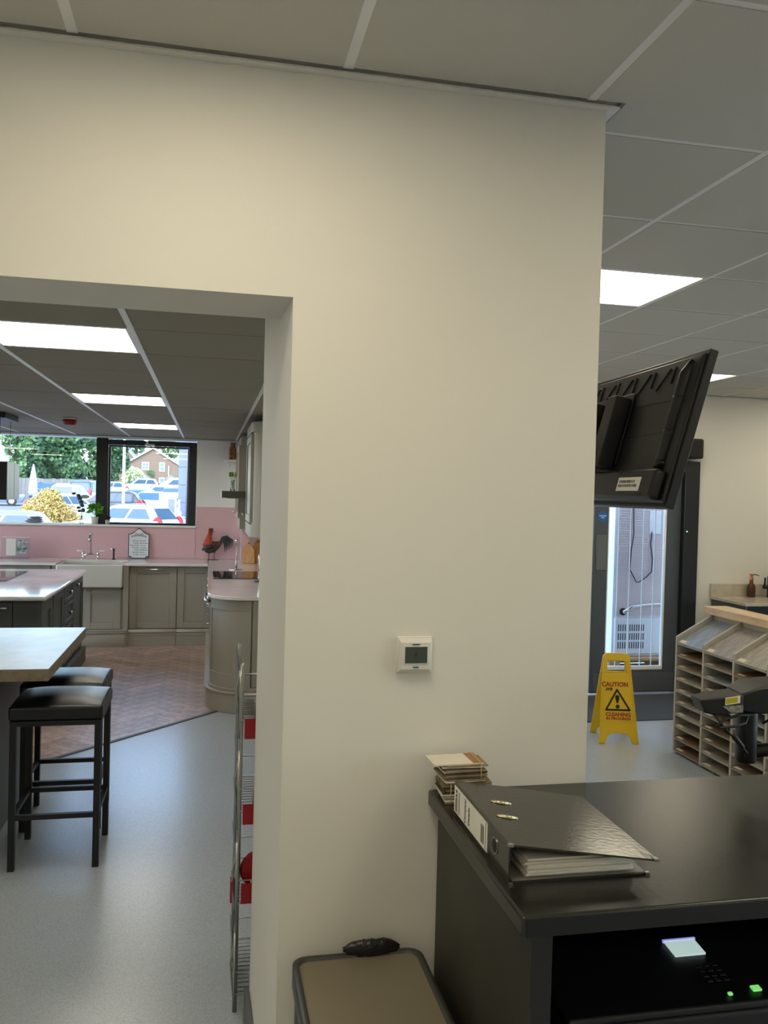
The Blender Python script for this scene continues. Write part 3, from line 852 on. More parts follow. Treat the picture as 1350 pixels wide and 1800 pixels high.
rows = [('WELCOME', 0.285, 0.021), ('Monday', 0.205, 0.021), ('Tuesday', 0.179, 0.021), ('Wednesday', 0.153, 0.021), ('Thursday', 0.127, 0.021), ('Friday', 0.101, 0.021), ('Saturday', 0.075, 0.021), ('Sunday', 0.049, 0.021)]
for i, (s, z, sz) in enumerate(rows):
    al = 'CENTER' if i == 0 else 'RIGHT'
    xx = 0 if i == 0 else 0.002
    text(s, sz, base @ frame_xf((xx, -0.0070, z), (1, 0, 0), (0, 0, 1)), MATS['ink_grey'], 'lettering', t, extrude=0.0003, align=al, bold=0.0003)
    if i:
        mb = MB(tl)
        rr = random.Random(i)
        x = 0.014
        while x < 0.07 + 0.012 * (i % 3):
            l_ = rr.uniform(0.006, 0.014)
            mb.box(x, x + l_, -0.0072, -0.0066, z - 0.005, z + rr.uniform(0.001, 0.006))
            x += l_ + 0.005
        o = mb.build('small_print', 'ink_grey', t, local=True)
        o['kind'] = 'stuff'
mb = MB(tl)
for k in range(9):
    a = (k - 4) * 0.2
    mb.box(k * 0.019 - 0.082, k * 0.019 - 0.070, -0.0072, -0.0066, 0.243 + 0.016 * math.cos(a * 1.6), 0.262 + 0.016 * math.cos(a * 1.6))
mb.build('small_print', 'ink_grey', t, local=True)['kind'] = 'stuff'
# acrylic picture stand
t = thing('picture_stand', 'clear acrylic stand with a small kitchen photograph on the worktop', 'picture stand', (-2.09, 9.97, 0.9005))
MB().box(-2.24, -1.945, 9.966, 9.972, 0.9005, 1.132).build('acrylic_sheet', CLEAR, t)
MB().box(-2.24, -1.945, 9.96, 9.978, 1.132, 1.137).build('top_edge', 'white_gloss', t)
MB().box(-2.19, -2.09, 9.962, 9.9655, 0.93, 1.12).build('leaflet', 'white_plastic', t)
M('photo_print', '#b9c4c6', 0.4, scale=25, col2='#55605f')
MB().box(-2.085, -1.972, 9.962, 9.9655, 0.955, 1.105).build('photograph', 'photo_print', t)
MB().box(-2.24, -1.945, 9.93, 10.0, 0.9005, 0.906).build('foot', CLEAR, t)
# metal cockerel
t = thing('cockerel_figure', 'painted metal cockerel with red neck and dark arching tail', 'ornament', (0.05, 10.03, 0.9005))
M('cock_red', '#9c2418', 0.4, scale=30, col2='#c2501d')
M('cock_comb', '#7a1420', 0.45)
M('cock_dark', '#1b232b', 0.35, scale=40, col2='#33424a')
M('cock_brown', '#6b421f', 0.4, scale=30, col2='#33352a')
ox, oy, oz = 0.05, 10.03, 0.9005
def ell(c, rx, ry, rz, tilt=0, n=10):
    return [(c[0] + rx * math.cos(2 * PI * k / n) * math.cos(tilt), c[1] + ry * math.sin(2 * PI * k / n), c[2] + rx * math.cos(2 * PI * k / n) * math.sin(tilt)) for k in range(n)]
MB().box(ox - 0.058, ox + 0.065, oy - 0.035, oy + 0.03, oz, oz + 0.005).build('base', 'cock_brown', t, bevel=0.002)
for dx in (-0.045, 0.02):
    lg = MB().tube([(ox + dx, oy, oz + 0.005), (ox + dx, oy, oz + 0.07), (ox + dx + 0.004, oy, oz + 0.11)], [0.004, 0.004, 0.014], 8).build('leg', 'cock_comb', t)
secs = [((-0.112, 0.15), 0.016, 0.012), ((-0.085, 0.145), 0.058, 0.034), ((-0.035, 0.145), 0.072, 0.046), ((0.03, 0.155), 0.062, 0.044), ((0.075, 0.178), 0.040, 0.03), ((0.105, 0.20), 0.014, 0.012)]
rings = [[(ox + c[0], oy + ry * math.sin(2 * PI * k / 12), oz + c[1] + rz * math.cos(2 * PI * k / 12)) for k in range(12)] for c, rz, ry in secs]
MB().loft(rings).build('body', 'cock_brown', t)
MB().tube([(ox - 0.05, oy, oz + 0.165), (ox - 0.05, oy, oz + 0.215), (ox - 0.042, oy, oz + 0.265), (ox - 0.034, oy, oz + 0.322)], [0.066, 0.05, 0.031, 0.021], 12).build('neck', 'cock_red', t)
hd = MB().ball((ox - 0.03, oy, oz + 0.335), 0.023, 12, 8, 1.15, 0.9, 1.0).build('head', 'cock_comb', t)
MB().prism([(ox - 0.055, oz + 0.345), (ox - 0.045, oz + 0.375), (ox - 0.03, oz + 0.362), (ox - 0.022, oz + 0.378), (ox - 0.008, oz + 0.364), (ox + 0.002, oz + 0.372), (ox + 0.002, oz + 0.345)], oy - 0.004, oy + 0.004, 'y').build('comb', 'cock_comb', t)
MB().tube([(ox - 0.005, oy, oz + 0.332), (ox + 0.018, oy, oz + 0.326)], [0.008, 0.001], 8).build('beak', 'cock_red', t)
MB().ball((ox - 0.014, oy, oz + 0.306), 0.012, 8, 6, 0.8, 0.6, 1.6).build('wattle', 'cock_comb', t)
MB().tube([(ox - 0.12, oy - 0.03, oz + 0.12), (ox - 0.06, oy - 0.048, oz + 0.15), (ox + 0.0, oy - 0.046, oz + 0.16), (ox + 0.03, oy - 0.04, oz + 0.165)], [0.012, 0.03, 0.022, 0.006], 8).build('wing', 'cock_dark', t)
for k in range(6):
    L = 0.075 + 0.03 * k * 0.55
    top = 0.225 + 0.010 * k
    endx = 0.13 + 0.018 * k
    endz = 0.09 + 0.012 * k
    p = [(ox + 0.07, oy, oz + 0.185), (ox + 0.09 + 0.004 * k, oy + 0.006 * (k - 2), oz + top - 0.01), (ox + 0.115 + 0.009 * k, oy + 0.008 * (k - 2), oz + top), (ox + endx + 0.006, oy + 0.010 * (k - 2), oz + (top + endz) / 2 + 0.02), (ox + endx + 0.01, oy + 0.010 * (k - 2), oz + endz)]
    MB().tube(p, [0.011, 0.013, 0.013, 0.010, 0.002], 7).build('tail_feather', 'cock_dark', t)

# --- window sill things
def pot_plant(x, y, z, pr, ph, fr, fz, n, lsz, label, leafmat, potmat, seed):
    t = thing('potted_plant', label, 'plant', (x, y, z))
    MB().lathe([(pr * 0.82, 0), (pr, ph * 0.9), (pr, ph), (pr * 0.9, ph), (pr * 0.85, ph * 0.85)], (x, y, z), 18).build('pot', potmat, t)
    rr = random.Random(seed)
    mb = MB()
    for i in range(n):
        a, b = rr.uniform(0, 2 * PI), rr.uniform(-0.3, 1.4)
        d = Vector((math.cos(a) * math.cos(b), math.sin(a) * math.cos(b) * 0.6, math.sin(b)))
        c = Vector((x, y, z + fz)) + Vector((d.x * fr, d.y * fr, d.z * fr)) * rr.uniform(0.45, 1.0)
        u_ = d.orthogonal().normalized() * lsz; v_ = d.cross(u_).normalized() * lsz
        tip = c + d * lsz * 1.3
        mb.quad(tuple(c - u_ * 0.6), tuple(tip), tuple(c + u_ * 0.6), tuple(c - d * lsz * 0.8 + v_ * 0.4))
    mb.build('foliage', leafmat, t, fix=False)
    for i in range(4):
        a = i * 1.6
        MB().tube([(x, y, z + ph * 0.8), (x + 0.2 * fr * math.cos(a), y + 0.15 * fr * math.sin(a), z + fz)], 0.002, 5).build('stem', leafmat, t)
    return t
M('leaf_lime', '#7fc23c', 0.55, scale=30, col2='#4f9a2c')
M('leaf_dark', '#3d4d3c', 0.55, scale=30, col2='#2b362c')
M('pot_white', '#d8d5cf', 0.5)
M('pot_grey', '#b9b7b2', 0.6)
pot_plant(-1.287, 10.165, 1.289, 0.042, 0.085, 0.10, 0.14, 170, 0.020, 'bright green bushy plant in a white pot on the window sill', 'leaf_lime', 'pot_white', 3)
pot_plant(-1.145, 10.16, 1.289, 0.028, 0.05, 0.03, 0.065, 40, 0.014, 'tiny dark succulent in a pale pot beside the black window frame', 'leaf_dark', 'pot_grey', 5)
t = thing('bud_vase', 'slim glass bud vase with a dark eucalyptus stem on the window sill', 'vase', (-1.43, 10.165, 1.289))
MB().lathe([(0.020, 0), (0.022, 0.03), (0.012, 0.06), (0.010, 0.09)], (-1.43, 10.165, 1.289), 14).build('vase', CLEAR, t)
pts = [(-1.43, 10.165, 1.30), (-1.432, 10.165, 1.42), (-1.46, 10.16, 1.54), (-1.51, 10.155, 1.66)]
MB().tube(pts, 0.003, 6).build('stem', 'leaf_dark', t)
rr = random.Random(4)
for k in range(16):
    s = 0.35 + 0.6 * k / 16
    i = min(int(s * 3), 2); f_ = s * 3 - i
    p = Vector(pts[i]).lerp(Vector(pts[i + 1]), f_)
    d = Vector((rr.choice((-1, 1)) * 0.8, rr.uniform(-0.3, 0.3), rr.uniform(-0.2, 0.6))).normalized()
    MB().ball(tuple(p + d * 0.025), 0.022, 8, 5, 1.0, 0.25, 0.7).build('leaf', 'leaf_dark', t)
MB().ball((-1.40, 10.16, 1.60), 0.06, 12, 6, 0.9, 0.2, 0.38).build('leaf', M('leaf_silver', '#9fb0b0', 0.5), t)
t = thing('folded_cloth', 'folded grey cloth lying on the window sill', 'cloth', (-1.95, 10.17, 1.289))
M('cloth_grey', '#7a7d8e', 0.9, scale=40, col2='#9295a6')
for k in range(3):
    MB().ball((-1.945 + 0.01 * k, 10.175, 1.308 + 0.022 * k), 0.10 - 0.012 * k, 14, 8, 1.0, 0.38, 0.16).build('fold', 'cloth_grey', t)

# --- island
u = thing('kitchen_island', 'charcoal shaker kitchen island with chrome knobs', 'island', (-1.8, 7.6, 0))
IX, IY0, IY1 = -1.19, 6.57, 8.66
MB().box(-2.45, IX - 0.022, IY0 + 0.022, IY1, 0.0, 0.868).build('body', 'charcoal', u)
MB().box(-2.46, IX + 0.03, IY0 - 0.03, IY1 + 0.02, 0, 0.13).box(-2.46, IX + 0.036, IY0 - 0.036, IY1 + 0.02, 0.13, 0.15).build('plinth', 'charcoal', u, bevel=0.003)
# end face towards the bar
MB().box(IX - 0.20, IX, IY0, IY0 + 0.022, 0.16, 0.868).build('end_post', 'charcoal', u, bevel=0.003)
dw = shaker((-1.90, IY0 + 0.022, 0.17), (1, 0, 0), 0.505, 0.68, u, 'charcoal', st=0.11)
bow_handle((-1.52, IY0, 0.81), (-1.43, IY0, 0.81), NY, dw, 0.008, 0.025)
dw = shaker((-2.42, IY0 + 0.022, 0.17), (1, 0, 0), 0.505, 0.68, u, 'charcoal', st=0.11)
# side facing the aisle
def side_x(y0, y1, z0, z1, name, st=0.06):
    return shaker((IX - 0.022, y0, z0), (0, 1, 0), y1 - y0, z1 - z0, u, 'charcoal', name=name, st=st)
side_x(6.60, 7.02, 0.17, 0.86, 'side_panel', 0.1)
MB().box(IX - 0.02, IX + 0.004, 7.03, 7.10, 0.17, 0.86).build('pilaster', 'charcoal', u, bevel=0.003)
side_x(7.12, 7.54, 0.17, 0.86, 'door', 0.08)
for z0_, z1_ in ((0.70, 0.86), (0.51, 0.69), (0.17, 0.50)):
    dr = side_x(7.56, 8.06, z0_, z1_, 'drawer', 0.035)
    knob((IX, 7.80, (z0_ + z1_) / 2), (1, 0, 0), dr, 0.02)
dr = side_x(8.08, 8.62, 0.17, 0.86, 'door', 0.07)
knob((IX, 8.20, 0.80), (1, 0, 0), dr, 0.018)
tag(MB().box(-2.52, -1.15, 6.50, 8.70, 0.868, 0.90).build('worktop', 'quartz_vein', bevel=0.012, seg=3), 'pale veined quartz worktop on the charcoal island', 'worktop')
t = thing('induction_hob', 'brown-black venting hob let into the island worktop', 'hob', (-2.0, 8.0, 0.9))
MB().box(-2.4, -1.655, 7.55, 8.42, 0.9005, 0.905).build('glass_top', M('hob_brown', '#3a2527', 0.05), t)
MB().box(-2.2, -1.80, 7.93, 8.01, 0.905, 0.908).build('vent_grille', 'steel', t)
# suspended hood over the island
t = thing('island_hood', 'black and grey box hood hung on thin wires over the island', 'extractor hood', (-1.9, 7.5, 1.585))
MB().box(-2.6, -1.63, 7.40, 7.42, 1.586, 1.900).build('front_panel', 'black_plastic', t)
MB().box(-2.6, -1.63, 7.42, 7.66, 1.586, 1.900).build('housing', M('hood_grey', '#6d7078', 0.4), t)
MB().box(-2.6, -1.63, 7.672, 7.86, 1.586, 1.895).build('housing', 'hood_grey', t)
MB().box(-2.59, -1.64, 7.66, 7.672, 1.59, 1.89).build('seam', 'black_plastic', t)
for x_, y_ in ((-1.70, 7.45), (-1.70, 7.82), (-2.5, 7.45), (-2.5, 7.82)):
    MB().tube([(x_, y_, 1.89), (x_, y_, 2.262)], 0.0025, 6).build('wire', 'chrome', t)
MB().box(-2.6, -1.65, 7.40, 7.88, 2.258, 2.306).build('ceiling_plate', 'black_plastic', t)
# fire detector
t = thing('smoke_detector', 'red round smoke detector on the kitchen ceiling', 'smoke detector', (-1.21, 7.79, 2.306))
MB().lathe([(0.062, -0.012), (0.062, 0)], (-1.21, 7.79, 2.306), 20).build('mount', 'white_plastic', t)
MB().lathe([(0.02, -0.062), (0.05, -0.055), (0.062, -0.03), (0.058, -0.0125)], (-1.21, 7.79, 2.306), 20).build('head', 'red_plastic', t)

# --- bar table
t = thing('bar_table', 'pale stone-topped breakfast bar on a dark grey panel', 'table', (-1.2, 4.4, 0))
M('stone_top', '#b9b6ae', 0.30, scale=6, col2='#a8a49b', detail=9)
M('stone_edge', '#8f7f68', 0.5, scale=30, col2='#7d6e59')
MB().box(-2.3, -0.66, 3.815, 4.94, 0.918, 0.9205).build('laminate_top', 'stone_top', t)
MB().box(-2.3, -0.66, 3.815, 4.94, 0.868, 0.918).build('table_top', 'stone_edge', t)
MB().box(-2.25, -0.972, 3.90, 4.90, 0.0, 0.868).build('support_panel', 'charcoal', t)
# --- bar stools
def stool(label):
    t = thing('bar_stool', label, 'stool', (-0.645, 4.12, 0), group='black bar stools at the breakfast bar')
    ox, oy = -0.645, 4.12
    hx, hy, z1 = 0.178, 0.178, 0.665
    for sx in (-1, 1):
        for sy in (-1, 1):
            MB().box(ox + sx * hx - 0.0135, ox + sx * hx + 0.0135, oy + sy * hy - 0.0135, oy + sy * hy + 0.0135, 0, z1).build('leg', 'black_metal', t)
    for sy in (-1, 1):
        MB().box(ox - hx, ox + hx, oy + sy * hy - 0.010, oy + sy * hy + 0.010, 0.225, 0.247).build('footrest', 'black_metal', t)
        MB().box(ox - hx, ox + hx, oy + sy * hy - 0.0125, oy + sy * hy + 0.0125, z1 - 0.022, z1).build('seat_rail', 'black_metal', t)
    for sx in (-1, 1):
        MB().box(ox + sx * hx - 0.010, ox + sx * hx + 0.010, oy - hy, oy + hy, 0.226, 0.246).build('footrest', 'black_metal', t)
        MB().box(ox + sx * hx - 0.0125, ox + sx * hx + 0.0125, oy - hy, oy + hy, z1 - 0.021, z1 - 0.001).build('seat_rail', 'black_metal', t)
    # padded seat with a crowned top
    n = 8
    mb = MB()
    vs, fs = [], []
    wx, wy = 0.200, 0.190
    for j in range(n + 1):
        for i in range(n + 1):
            a, b = -1 + 2 * i / n, -1 + 2 * j / n
            z = 0.728 + 0.022 * (1 - a ** 4) * (1 - b ** 4) + 0.006 * (1 - b * b)
            vs.append((ox + a * wx, oy + b * wy, z))
    for j in range(n):
        for i in range(n):
            k = j * (n + 1) + i
            fs.append((k, k + 1, k + n + 2, k + n + 1))
    mb._add(vs, fs, True)
    ring = [i for i in range(n + 1)] + [(n + 1) * j + n for j in range(1, n + 1)] + [n * (n + 1) + i for i in range(n - 1, -1, -1)] + [(n + 1) * j for j in range(n - 1, 0, -1)]
    k0 = len(mb.v)
    low = [(ox + (mb.v[i][0] - ox) * 1.0, oy + (mb.v[i][1] - oy) * 1.0, z1) for i in ring]
    mb.v += low
    for q in range(len(ring)):
        r_ = (q + 1) % len(ring)
        mb.f.append((ring[q], k0 + q, k0 + r_, ring[r_])); mb.sm.append(True)
    mb.f.append(tuple(k0 + q for q in range(len(ring)))); mb.sm.append(False)
    mb.build('seat', 'black_leather', t, bevel=0.012, seg=3, angle=50)
    return t
s1 = stool('black padded bar stool standing closest, its four slim legs fully in view')
s2 = copy_tree(s1)
s2.location = (-0.69, 4.565, 0)
s2['label'] = 'black padded bar stool tucked in behind the closest one'

# ================================================================== FRONT ROOM
# --- thermostat
t = thing('thermostat', 'small white wall thermostat with a dark display on the cream wall', 'thermostat', (0.4885, 1.9585, 1.321))
MB().box(0.4445, 0.5325, 1.9500, 1.9588, 1.277, 1.366).build('back_plate', 'white_plastic', t, bevel=0.003)
mb = MB()
mb.loft([[(0.4475, 1.950, 1.280), (0.5295, 1.950, 1.280), (0.5295, 1.950, 1.363), (0.4475, 1.950, 1.363)], [(0.4525, 1.936, 1.289), (0.5245, 1.936, 1.289), (0.5245, 1.936, 1.354), (0.4525, 1.936, 1.354)]], smooth=False)
mb.build('housing', 'white_plastic', t, bevel=0.0015)
M('lcd_dark', '#3f4842', 0.25, var=0.05)
MB().box(0.4585, 0.5185, 1.9345, 1.9365, 1.301, 1.347).build('bezel', 'white_plastic', t, bevel=0.001)
MB().box(0.4615, 0.5155, 1.9338, 1.9348, 1.305, 1.344).build('display', 'lcd_dark', t)
MB().box(0.479, 0.497, 1.9336, 1.9350, 1.3485, 1.3505).build('lettering', 'dark_plastic', t)
MB().box(0.481, 0.495, 1.9336, 1.9362, 1.2945, 1.2965).build('lettering', 'dark_plastic', t)
mb = MB()
mb.box(0.487, 0.4895, 1.9335, 1.9339, 1.321, 1.331).box(0.4835, 0.4875, 1.9335, 1.9339, 1.329, 1.331).box(0.4835, 0.4875, 1.9335, 1.9339, 1.320, 1.322)
mb.build('digit', M('lcd_digit', '#2c332e', 0.4), t)

# --- counter
ct = thing('counter', 'black laminate service counter against the wall', 'counter', (1.5, 1.64, 0))
M('black_laminate', '#1f1e1a', 0.27, scale=14, col2='#272620', bump=0.02, bscale=120)
M('black_panel', '#302e26', 0.5, scale=8, col2='#36342b')
cz = 0.995
MB().box(0.532, 2.9, 1.328, 1.955, cz - 0.038, cz).build('counter_top', 'black_laminate', ct, bevel=0.006, seg=3)
M('edge_shade', '#0e0e0d', 0.55)  # near-black colour puts shade onto the counter's front edge
MB().box(0.540, 2.9, 1.3262, 1.3290, cz - 0.035, cz - 0.004).build('edge_shade', 'edge_shade', ct)
MB().box(0.557, 0.595, 1.3438, 1.3452, 0.0, cz - 0.039).build('edge_shade', 'panel_edge_shade', ct)  # thin dark strip painting shade on the side panel's front edge
MB().box(0.556, 0.596, 1.345, 1.944, 0.0, cz - 0.038).build('side_panel', 'black_panel', ct, bevel=0.002)
MB().box(1.75, 1.79, 1.345, 1.944, 0.0, cz - 0.038).build('side_panel', 'black_panel', ct, bevel=0.002)
MB().box(0.596, 2.9, 1.925, 1.944, 0.0, cz - 0.038).build('back_panel', 'black_laminate', ct)
MB().box(0.596, 1.75, 1.36, 1.925, 0.53, 0.55).build('shelf', 'black_laminate', ct)
MB().box(1.79, 2.9, 1.345, 1.925, 0.05, cz - 0.038).build('cupboard', 'black_laminate', ct)
# --- label printer / fax in the counter
t = thing('office_printer', 'black office printer with a lit display inside the counter', 'printer', (0.95, 1.6, 0.55))
MB().box(0.648, 1.30, 1.40, 1.86, 0.5505, 0.745).build('body', 'black_plastic', t, bevel=0.01)
mb = MB().prism([(1.40, 0.745), (1.40, 0.76), (1.70, 0.80), (1.86, 0.80), (1.86, 0.745)], 0.655, 1.295, 'x')
mb.build('control_panel', 'black_plastic', t, bevel=0.006)
pxf = frame_xf((0.98, 1.555, 0.7825), (1, 0, 0), (0, 1, 0.133))
mb = MB(pxf); mb.box(-0.034, 0.034, -0.022, 0.022, 0.0, 0.004)
mb.build('display', emit('lcd_lit', (0.5, 0.7, 0.68), 0.5), t)
mb = MB(pxf); mb.box(-0.037, 0.037, 0.022, 0.026, 0.0, 0.006)
mb.build('display_edge', emit('lcd_edge', (0.25, 0.3, 0.8), 0.5), t)
for k, (a, b, s) in enumerate(((0.015, -0.135, 0.004), (0.075, -0.128, 0.009))):
    mb = MB(pxf); mb.box(a - s, a + s, b - s * 0.7, b + s * 0.7, 0, 0.004)
    mb.build('indicator_light', emit('led_green', (0.1, 0.7, 0.08), 0.6), t)
for i in range(4):
    for j in range(3):
        mb = MB(pxf); mb.box(-0.01 + 0.018 * j, 0.002 + 0.018 * j, -0.10 + 0.014 * i, -0.092 + 0.014 * i, 0, 0.003)
        mb.build('key', 'dark_plastic', t, bevel=0.001)
MB().box(0.70, 1.25, 1.365, 1.40, 0.60, 0.612).build('paper_tray', 'dark_plastic', t)
# --- lever arch file
t = thing('ring_binder', 'black lever arch file stuffed with paper lying on the counter', 'binder', (0.69, 1.62, cz + 0.0005))
M('binder_board', '#2a2923', 0.15, scale=60, col2='#302e28', bump=0.03, bscale=90)
M('binder_inner', '#8f8b82', 0.5)
z0 = cz + 0.0005
MB().box(0.553, 0.832, 1.447, 1.795, z0, z0 + 0.0035).build('bottom_cover', 'binder_board', t)
MB().box(0.560, 0.826, 1.452, 1.79, z0 + 0.0035, z0 + 0.0042).build('cover_lining', 'binder_inner', t)
sp = MB().box(0.550, 0.5535, 1.447, 1.795, z0, z0 + 0.0735).build('spine', 'binder_board', t)
th = math.atan2(-0.030, 0.277)
mb = MB(Matrix.Translation((0.551, 0, z0 + 0.0735)) @ Matrix.Rotation(-th, 4, 'Y') @ Matrix.Shear('XY', 4, (0, 0)))
mb.prism([(0.0, 1.447), (0.281, 1.412), (0.281, 1.742), (0.16, 1.770), (0.0, 1.795)], -0.0035, 0.0)
mb.build('top_cover', 'binder_board', t)
def on_cover(mbs):
    return Matrix.Translation((0.551, 0, z0 + 0.0737)) @ Matrix.Rotation(-th, 4, 'Y')
for xx, yy in ((0.062, 1.667), (0.046, 1.585)):
    mb = MB(on_cover(0))
    pts = [(xx + 0.020 * math.cos(a), yy + 0.007 * math.sin(a) - 0.2 * 0.02 * math.cos(a), 0.001) for a in [2 * PI * k / 20 for k in range(21)]]
    mb.tube(pts, 0.0016, 6)
    mb.tube([(xx - 0.016, yy + 0.003, 0.001), (xx + 0.016, yy - 0.003, 0.001)], 0.0028, 8)
    mb.build('ring_slot', M('brass_steel', '#d9cfae', 0.25, metal=1.0), t)
lb = MB().box(0.5490, 0.5498, 1.566, 1.792, z0 + 0.008, z0 + 0.066).build('spine_label', 'paper', t)
M('ink_black', '#2a2722', 0.7)
lxf = lambda y, z: frame_xf((0.5488, y, z), (0, 0, 1), (0, 1, 0))
text('Company', 0.0135, lxf(1.712, z0 + 0.036), MATS['ink_black'], 'lettering', lb, extrude=0.0002, bold=0.0003)
text('Details', 0.0135, lxf(1.685, z0 + 0.034), MATS['ink_black'], 'lettering', lb, extrude=0.0002, bold=0.0003)
text('A4', 0.017, lxf(1.775, z0 + 0.050), MATS['ink_black'], 'lettering', lb, extrude=0.0002, bold=0.0006)
M('ink_soft', '#8a8678', 0.8)
for y0_, y1_, za, zb, m_ in ((1.768, 1.783, 0.012, 0.040, 'ink_soft'), (1.752, 1.758, 0.012, 0.060, 'ink_soft'), (1.585, 1.605, 0.016, 0.052, 'ink_soft'), (1.574, 1.5765, 0.010, 0.064, 'ink_soft')):
    MB().box(0.5484, 0.5489, y0_, y1_, z0 + za, z0 + zb).build('printed_block', m_, lb)
cyl = lambda r: [(r * math.cos(2 * PI * k / 24), r * math.sin(2 * PI * k / 24)) for k in range(24)]
MB().prism([(1.522 + a, z0 + 0.041 + b) for a, b in cyl(0.0165)], 0.5485, 0.5500, 'x').build('finger_ring', 'steel', t)
MB().prism([(1.522 + a, z0 + 0.041 + b) for a, b in cyl(0.013)], 0.5480, 0.5486, 'x').build('finger_hole', 'rubber', t)
rr = random.Random(11)
zz = z0 + 0.0045
k = 0
while zz < z0 + 0.0365:
    h = rr.uniform(0.003, 0.0062)
    dx, dy = rr.uniform(-0.006, 0.004), rr.uniform(-0.003, 0.006)
    MB().box(0.588 + dx, 0.806 + rr.uniform(-0.006, 0.002), 1.456 + dy, 1.735 + dy, zz, zz + h * 0.93).build('paper_sheaf', 'paper', t, bevel=0.0012)
    zz += h
    k += 1
for xx, yy in ((0.555, 1.449), (0.829, 1.449)):
    MB().box(xx - 0.004, xx + 0.004, yy - 0.0035, yy + 0.004, z0 - 0.0003, z0 + 0.0046).build('metal_corner', 'steel', t)
mb = MB(on_cover(0)); mb.box(0.272, 0.283, 1.411, 1.424, -0.0042, 0.0008)
mb.build('metal_corner', 'steel', t)
mb = MB(on_cover(0)); mb.box(-0.002, 0.008, 1.445, 1.453, -0.0042, 0.0008)
mb.build('metal_corner', 'steel', t)
# --- tied swatch cards
M('kraft', '#7d6b50', 0.8, scale=40, col2='#93805f')
M('card_white', '#ddd6c4', 0.7)
M('card_dark', '#4a4036', 0.8, scale=40, col2='#5d5244')
M('card_tan', '#a4774b', 0.7)
M('string', '#c9b892', 0.9)
def bundle(name, label, x, y, zb, n, wd, dp, rot, seed, top):
    t = thing(name, label, 'swatch cards', (x, y, zb), rot, group='tied swatch bundles on the counter')
    rr = random.Random(seed)
    z = 0.0
    for k in range(n):
        h = rr.uniform(0.0026, 0.0042)
        dx, dy, a = rr.uniform(-0.006, 0.006), rr.uniform(-0.005, 0.005), rr.uniform(-0.05, 0.05)
        last = top and k == n - 1
        m_ = 'card_white' if (last or rr.random() < 0.2) else rr.choice(['kraft', 'card_dark', 'kraft'])
        mb = MB(Matrix.Rotation(a, 4, 'Z'))
        ext = 0.022 if last else 0
        mb.box(-wd / 2 + dx - ext, wd / 2 + dx, -dp / 2 + dy, dp / 2 + dy, z, z + h * 0.85)
        o = mb.build('swatch_card', m_, t, local=True)
        if last:
            mb = MB(Matrix.Rotation(a, 4, 'Z'))
            mb.box(wd / 2 + dx - 0.026, wd / 2 + dx, -dp / 2 + dy, dp / 2 + dy, z + h * 0.85, z + h * 0.85 + 0.0004)
            mb.build('brown_patch', 'card_tan', t, local=True)
        z += h
    xs = wd / 2 - 0.014 if top else -wd / 2 + 0.016
    q = 0.007
    mb = MB().tube([(xs, -dp / 2 - q, 0.001), (xs, -dp / 2 - q, z), (xs, -dp / 2, z + 0.002), (xs, dp / 2, z + 0.002), (xs, dp / 2 + q, z), (xs, dp / 2 + q, 0.001)], 0.0010, 5)
    mb.build('string_tie', 'string', t, local=True)
    return z
h1 = bundle('swatch_bundle', 'lower bundle of brown swatch cards tied with string at the counter corner', 0.600, 1.890, cz + 0.0005, 13, 0.115, 0.075, -0.03, 2, False)
bundle('swatch_bundle', 'upper swatch bundle with a white top card resting on the brown bundle', 0.592, 1.888, cz + 0.0008 + h1 + 0.0035, 12, 0.098, 0.075, 0.02, 9, True)
# --- bin
t = thing('waste_bin', 'rectangular waste bin with dark rim and taupe lid beside the counter', 'bin', (0.365, 1.78, 0))
M('bin_lid', '#7d7462', 0.42, var=0.03)
M('bin_rim', '#3a3b39', 0.45)
M('bin_side', '#6f7274', 0.35, metal=0.7)
def rrect(x0, x1, y0, y1, r, n=5):
    return arc(x1 - r, y0 + r, r, -PI / 2, 0, n) + arc(x1 - r, y1 - r, r, 0, PI / 2, n) + arc(x0 + r, y1 - r, r, PI / 2, PI, n) + arc(x0 + r, y0 + r, r, PI, 1.5 * PI, n)
MB().prism(rrect(0.216, 0.510, 1.605, 1.930, 0.03), 0.0, 0.575, smooth=True).build('body', 'bin_side', t)
o_, i_ = rrect(0.209, 0.517, 1.598, 1.937, 0.036), rrect(0.224, 0.502, 1.613, 1.922, 0.026)
mb = MB()
n_ = len(o_)
mb._add([(*p, 0.575) for p in o_] + [(*p, 0.622) for p in o_] + [(*p, 0.622) for p in i_] + [(*p, 0.575) for p in i_],
        [(a + i, a + (i + 1) % n_, b + (i + 1) % n_, b + i) for a, b in ((0, n_), (n_, 2 * n_), (2 * n_, 3 * n_), (3 * n_, 0)) for i in range(n_)], True)
mb.build('rim', 'bin_rim', t)
MB().prism(i_, 0.60, 0.617).build('lid', 'bin_lid', t)
mb = MB()
rr = random.Random(5)
rings = []
for k in range(15):
    f_ = k / 14
    x = 0.330 + 0.135 * f_
    r = (0.004 + 0.013 * math.sin(PI * f_) ** 0.6) 
    rings.append([(x + rr.uniform(-0.002, 0.002), 1.929 + r * 0.85 * math.cos(2 * PI * j / 12) * rr.uniform(0.75, 1.1), 0.634 + r * 1.25 * math.sin(2 * PI * j / 12) * rr.uniform(0.75, 1.2)) for j in range(12)])
mb.loft(rings)
mb.build('bag_knot', M('bin_bag', '#1b1b1c', 0.3, var=0.2, bump=0.4, bscale=90), t)
